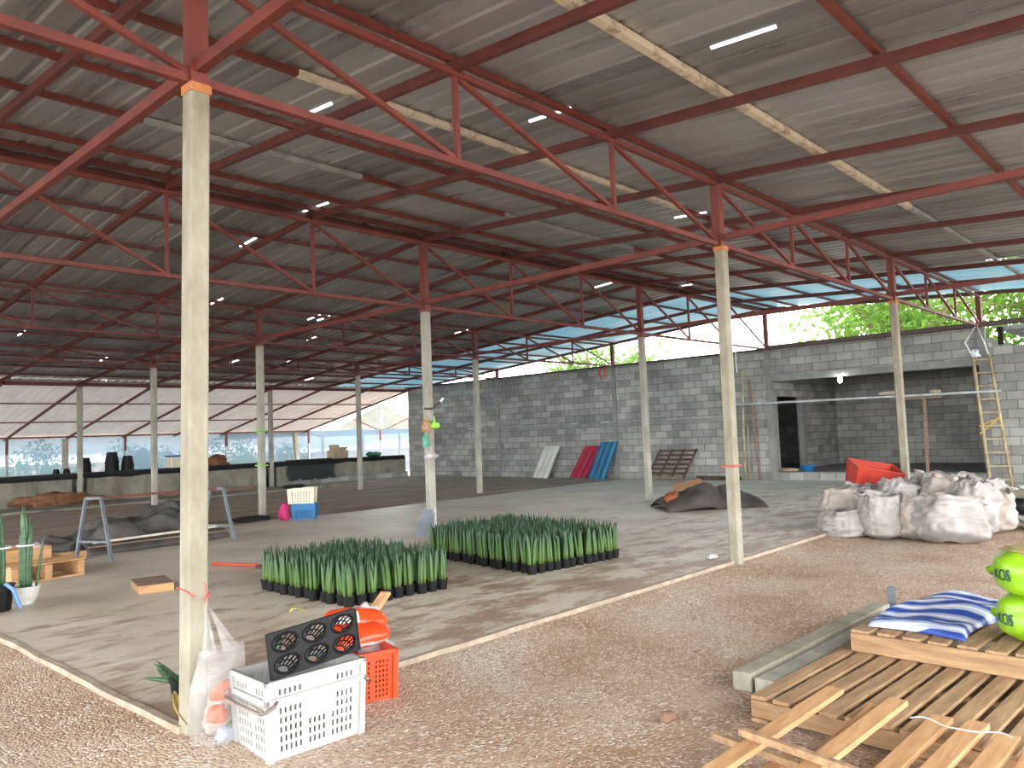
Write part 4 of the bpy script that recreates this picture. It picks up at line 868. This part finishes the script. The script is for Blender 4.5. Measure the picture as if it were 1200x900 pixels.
# dark tarp heap on the middle of the slab
def tf(a, b):
    x = (a-.5)*1.85; y = (b-.5)*1.3; ex = max(0, 1-abs(2*a-1)**2.5); ey = max(0, 1-abs(2*b-1)**3)
    z = .34*ex**.7*ey**.6*(1+.5*noise.noise(Vector((x*2.1, y*2.4, 8))))+.13*abs(noise.noise(Vector((x*3.4+y, y*2.6, 2))))*ex
    z += .22*max(0, 2*a-1.75)*2*ey+.12*max(0, .2-a)*4*ey
    return (x, y+.14*math.sin(x*3), max(.012, z))
o = MB().grid(tf, 70, 44).build('tarpaulin', mat('grey_brown_tarp', srgb(86, 78, 72), srgb(54, 50, 48), 2, .75, bump=.3), smooth=True, solid=.015); o.location = (11.1, 3.2, 0); o.rotation_euler = (0, 0, -.76); tag(o, 'dark grey tarp heap on the slab between two posts', 'tarp')
o = MB().box((0, 0, 0), (.55, .3, .03)).build('brown_board', mat('tan_board', srgb(176, 128, 92), rough=.8)); o.location = (11.0, 3.5, .40); o.rotation_euler = (.25, -.2, -.7); tag(o, 'tan board lying on top of the dark tarp heap', 'board')
o = crumple((.22, .12, .12), 18, .5).build('rusty_scrap', mat('rust_orange', srgb(150, 84, 52), rough=.8), smooth=True); o.location = (10.45, 3.5, .2); tag(o, 'rust-orange scrap poking from the dark tarp heap', 'scrap')
# orange handled tool
t = thing('hoe', 'orange-handled tool lying on the slab left of the near plant block', 'tool', (2.7, 4.75, 0), 0)
MB().tube([(-.12, .42, .03), (.10, -.28, .03)], .016, 8).build('handle', ORANGEP, t, smooth=True); MB().box((.12, -.36, .02), (.10, .16, .03), .3).build('blade', DWOOD, t)
# grey plate and small chain by the post with bags
o = MB().add([(-.14, 0, 0), (.14, 0, 0), (.12, .06, .38), (-.02, .06, .42), (-.10, .03, .30)], [(0, 1, 2, 3, 4)]).build('metal_plate', BLUESTEEL, solid=.012); o.location = (5.72, 4.86, 0); o.rotation_euler = (0, 0, -.7); tag(o, 'grey metal plate leaning at the foot of the post with bags', 'plate')
t = thing('chain', 'short white chain hanging on the post behind the plants', 'chain', (5.99, 4.965, .0))
for k in range(4): MB().tube([(.0+.012*math.cos(2*PI*q/10)*(1 if k % 2 else .3), -.03, .1*k+.05+.045*math.sin(2*PI*q/10)) for q in range(11)], .008, 5).build('link', ROPE, t)
px, py = 5.95, 4.90
def hang(name, label, cat, loc, sc, m, seed):
    t = thing(name, label, cat, loc); crumple(sc, seed, .45, 24).build('body', m, t, smooth=True); MB().tube([(0, 0, sc[2]*.7), (.02, .02, sc[2]+.08)], [.02, .008], 6).build('tie', m, t); return t
hang('hanging_bag', 'small brown bag hanging on the post behind the plants', 'bag', (px-.09, py+.02, 1.62), (.07, .06, .10), mat('brown_film', srgb(170, 130, 100), rough=.5), 2)
hang('hanging_bag', 'bright green plastic bit tied on the post behind the plants', 'bag', (px+.05, py, 1.64), (.09, .05, .06), mat('lime_film', srgb(150, 220, 70), rough=.5), 4)
hang('hanging_bag', 'teal green film hanging left of the post behind the plants', 'bag', (px-.10, py+.04, 1.40), (.07, .03, .10), mat('teal_film', srgb(90, 180, 150), rough=.5, alpha=.6), 6)
hang('hanging_bag', 'white plastic scrap stuck on the post behind the plants', 'bag', (px-.02, py+.02, 1.18), (.12, .04, .06), WHF, 8)
t = thing('clamp', 'dark bent clamp with white end fixed to the post behind the plants', 'clamp', (px, py+.045, 1.9)); MB().tube([(-.1, 0, 0), (.05, -.02, .0), (.18, -.05, .1)], .016, 6).build('rod', DWOOD, t); MB().tube([(.18, -.05, .1), (.23, -.06, .16)], .02, 6).build('end', ROPE, t)
tag(MB().tube([(S-.04+.075*c-.0, -.02+.075*s, 1.02) for c, s in ((-1, -1), (1, -1), (1, 1), (-1, 1), (-1, -1))], .01, 6).build('red_string', REDSTR), 'red string wound around the post at the slab edge', 'string')
GST = mat('green_string', srgb(130, 190, 90), rough=.8)
for z, lab in ((1.72, 'upper green string on the post beside the crates'), (1.05, 'lower green string bundle on the post beside the crates')):
    tag(MB().tube([(S+.085*c, 10+.085*s, z) for c, s in ((-1, -1), (1, -1), (1, 1), (-1, 1), (-1, -1))], .014, 6).build('green_string', GST), lab, 'string')

# ------------------------------------------------------------------ foreground lumber, pallets, bags
t = thing('concrete_beam', 'pale concrete post lying on the gravel beside the pallets, left one', 'beam', (3.44, -1.92, -.09), -.025)
MB().bar((-1.13, 0, .055), (1.13, 0, .055), .12, .11).build('body', POST, t, bevel=.01); MB().box((.62, 0, .112), (.012, .12, .006)).build('joint_mark', WOODG, t)
t = thing('concrete_beam', 'grey concrete post lying between the pale one and the pallets', 'beam', (3.34, -2.075, -.09), -.03)
MB().bar((-1.06, 0, .05), (1.06, 0, .05), .12, .10).build('body', POSTG, t, bevel=.01)
t = thing('metal_bracket', 'small grey metal bracket standing behind the end of the concrete posts', 'bracket', (4.86, -1.93, -.09), .3)
MB().box((0, 0, .09), (.02, .06, .18)).build('upright', BLUESTEEL, t); MB().box((-.07, 0, .03), (.14, .05, .05)).build('foot', BLUESTEEL, t)
p1 = pallet('wooden_pallet', 'large slatted wooden pallet lying on the gravel', (2.56, -3.02, -.088), -.045, 1.38, 1.70, 14, .132, .088)
p2 = pallet('wooden_pallet', 'wooden pallet overlapping the large one, under the striped bag', (3.62, -3.02, .046), -.06, 1.28, 1.42, 10, .125, .105)
MB().box((-.65, 0, .055), (.025, 1.42, .11)).build('edge_board', WOODY, p2, bevel=.003)
# broken pallet of fresh boards
t = thing('broken_pallet', 'broken pallet of pale fresh boards at the bottom right', 'pallet', (1.5, -2.9, -.09))
BP = [((.70, -2.40, .10), (2.04, -2.54, .20), .085), ((1.0, -2.50, .05), (1.45, -2.56, .06), .06), ((1.45, -2.70, .10), (2.03, -2.74, .16), .07), ((1.0, -2.74, .14), (2.05, -2.835, .20), .085),
      ((1.25, -2.98, .13), (2.02, -3.03, .17), .085), ((1.2, -3.12, .14), (1.98, -3.185, .19), .085), ((1.2, -3.27, .14), (1.92, -3.31, .18), .085), ((1.2, -3.42, .14), (1.95, -3.43, .19), .085)]
for a, b, w in BP: MB().bar(Vector(a)-Vector((1.5, -2.9, 0)), Vector(b)-Vector((1.5, -2.9, 0)), w, .026).build('deck_board', WOODL, t, bevel=.003)
for a, b in (((1.42, -2.20, .085), (1.20, -3.40, .085)), ((1.30, -2.40, .185), (1.12, -3.2, .190)), ((1.28, -2.44, .04), (1.06, -3.3, .05)), ((1.18, -2.42, .02), (1.0, -3.3, .03))):
    MB().bar(Vector(a)-Vector((1.5, -2.9, 0)), Vector(b)-Vector((1.5, -2.9, 0)), .03, .03).build('batten', WOOD, t)
tag(MB().tube([(1.66+.03*math.sin(k*.55), -3.0-.022*k, .178+.004*math.sin(k*.9)) for k in range(18)], .0022, 5).build('string_bit', ROPE), 'white string lying over the fresh boards', 'string')
# striped woven bag
def sf(a, b):
    x = (a-.5)*.98; y = (b-.5)*.56
    e = max(0, 1-abs(2*a-1)**5)*max(0, 1-abs(2*b-1)**5)
    z = e**.35*(.04+.045*max(0, min(1, (a-.42)*6))+.014*math.sin(a*13+b*2)+.030*noise.noise(Vector((x*4, y*4, 2)))+.02*abs(noise.noise(Vector((x*7, y*6, 5)))))+.006
    return (x+.04*math.sin(b*3), y+.05*math.sin(a*5), max(.004, z))
g = MB().grid(sf, 60, 36); o = g.build('striped_bag', stripe_mat(), smooth=True, solid=.006)
uvl = o.data.uv_layers.new(name='cloth')
for l in o.data.loops: j, i = divmod(l.vertex_index, 61); uvl.data[l.index].uv = (i/60+.12*j/36, j/36)
o.location = (3.58, -2.66, .172); o.rotation_euler = (0, 0, -.10); tag(o, 'blue and white striped woven bag lying folded on the pallet', 'bag')
# green printed bags
def green_bag(loc, rz, label, seed):
    t = thing('fertilizer_bag', label, 'bag', loc, rz); L_, Wb, H = .74, .46, .27
    def f(a, b):
        th = 2*PI*a; c, s = math.cos(th), math.sin(th); u = b*2-1
        q = max(0, 1-abs(u)**6)**.5; cy = math.copysign(abs(c)**.6, c); sz = math.copysign(abs(s)**.62, s)
        k = 1+.09*noise.noise(Vector((c*2+seed, s*2, b*5)))+.03*math.sin(b*30+c*4+s*3)*(1.15-q)+.05*abs(noise.noise(Vector((c*3, s*3+seed, b*13))))
        return Vector((u*L_/2, cy*Wb/2*q*k, H/2+sz*H/2*q*k))
    MB().grid(f, 44, 40, True).build('sack_body', GREENBAG, t, smooth=True)
    for d in (-1, 1): MB().tube([(d*L_*.46, 0, H*.5), (d*L_*.515, .02, H*.48), (d*L_*.555, .03, H*.40)], [.07, .02, .03], 8).build('knot', GREENBAG, t, smooth=True)
    cu = D.curves.new('letters', 'FONT'); cu.body = 'KOS'; cu.size = .105; cu.align_x = 'LEFT'; cu.offset = .004; tmp = D.objects.new('letters_tmp', cu); COL.objects.link(tmp)
    bpy.context.view_layer.update(); me = D.meshes.new_from_object(tmp.evaluated_get(bpy.context.evaluated_depsgraph_get())); D.objects.remove(tmp)
    bm = bmesh.new(); bm.from_mesh(me); bmesh.ops.triangulate(bm, faces=bm.faces[:]); bmesh.ops.subdivide_edges(bm, edges=bm.edges[:], cuts=2)
    for v in bm.verts:
        x, y = v.co.x, v.co.y; b = .045+.48*x/L_; a = .5-(y-.04)/(PI*.34)*.42   # around the -y side of the bag
        p = f(a, min(.97, b)); ctr = Vector((p.x, 0, H/2)); v.co = p+(p-ctr).normalized()*.005
    bm.to_mesh(me); bm.free(); me.materials.clear(); me.materials.append(INK)
    o = D.objects.new('printed_letters', me); COL.objects.link(o); o.parent = t
    return t
green_bag((3.36, -3.37, .172), -1.66, 'lower bright green printed bag on the pallet at the right edge', 1)
green_bag((3.36, -3.37, .42), -1.63, 'upper bright green printed bag, dusty on top, at the right edge', 4)
o = crumple((.20, .26, .02), 6, .3).build('dust_sheet', mat('dusty_mesh', srgb(176, 160, 112), srgb(150, 140, 80), 12, .9), smooth=True); o.location = (3.34, -3.30, .678); tag(o, 'brown dusty scrap of sacking on top of the upper green bag', 'scrap')

# ------------------------------------------------------------------ loose pebbles on the gravel
rnd = random.Random(11); ga, gb = MB(), MB()
for _ in range(9000):
    d = rnd.uniform(1.6, 11)**1.0; an = YAW+rnd.uniform(-.75, .75); x, y = CAM.x+math.sin(an)*d, CAM.y+math.cos(an)*d
    if x > -.17 and y > -.05: continue
    pebble(gb if rnd.random() < .22 else ga, (x, y, gz(x, y)+.003), rnd.uniform(.002, .0065)*(1.8 if rnd.random() < .04 else 1), rnd)
tag(ga.build('pebbles', mat('brown_pebbles', srgb(150, 124, 106), srgb(186, 164, 146), 40, .95)), 'loose brown pebbles strewn over the gravel', 'pebbles', kind='stuff')
tag(gb.build('pebbles', mat('white_pebbles', srgb(206, 196, 184), srgb(184, 170, 156), 40, .95)), 'loose whitish pebbles strewn over the gravel', 'pebbles', kind='stuff')
o = crumple((.05, .04, .03), 2, .3).build('stone', mat('brown_stone', srgb(130, 100, 82), rough=.9), smooth=True); o.location = on_z(783, 840, -.07); tag(o, 'single brown stone on the gravel left of the pallets', 'stone')
o = crumple((.08, .05, .03), 9, .5).build('paper_scrap', CERAM, smooth=True); p = on_z(835, 652, .02); o.location = p; tag(o, 'white paper scrap on the slab just left of the slab-edge post', 'scrap')
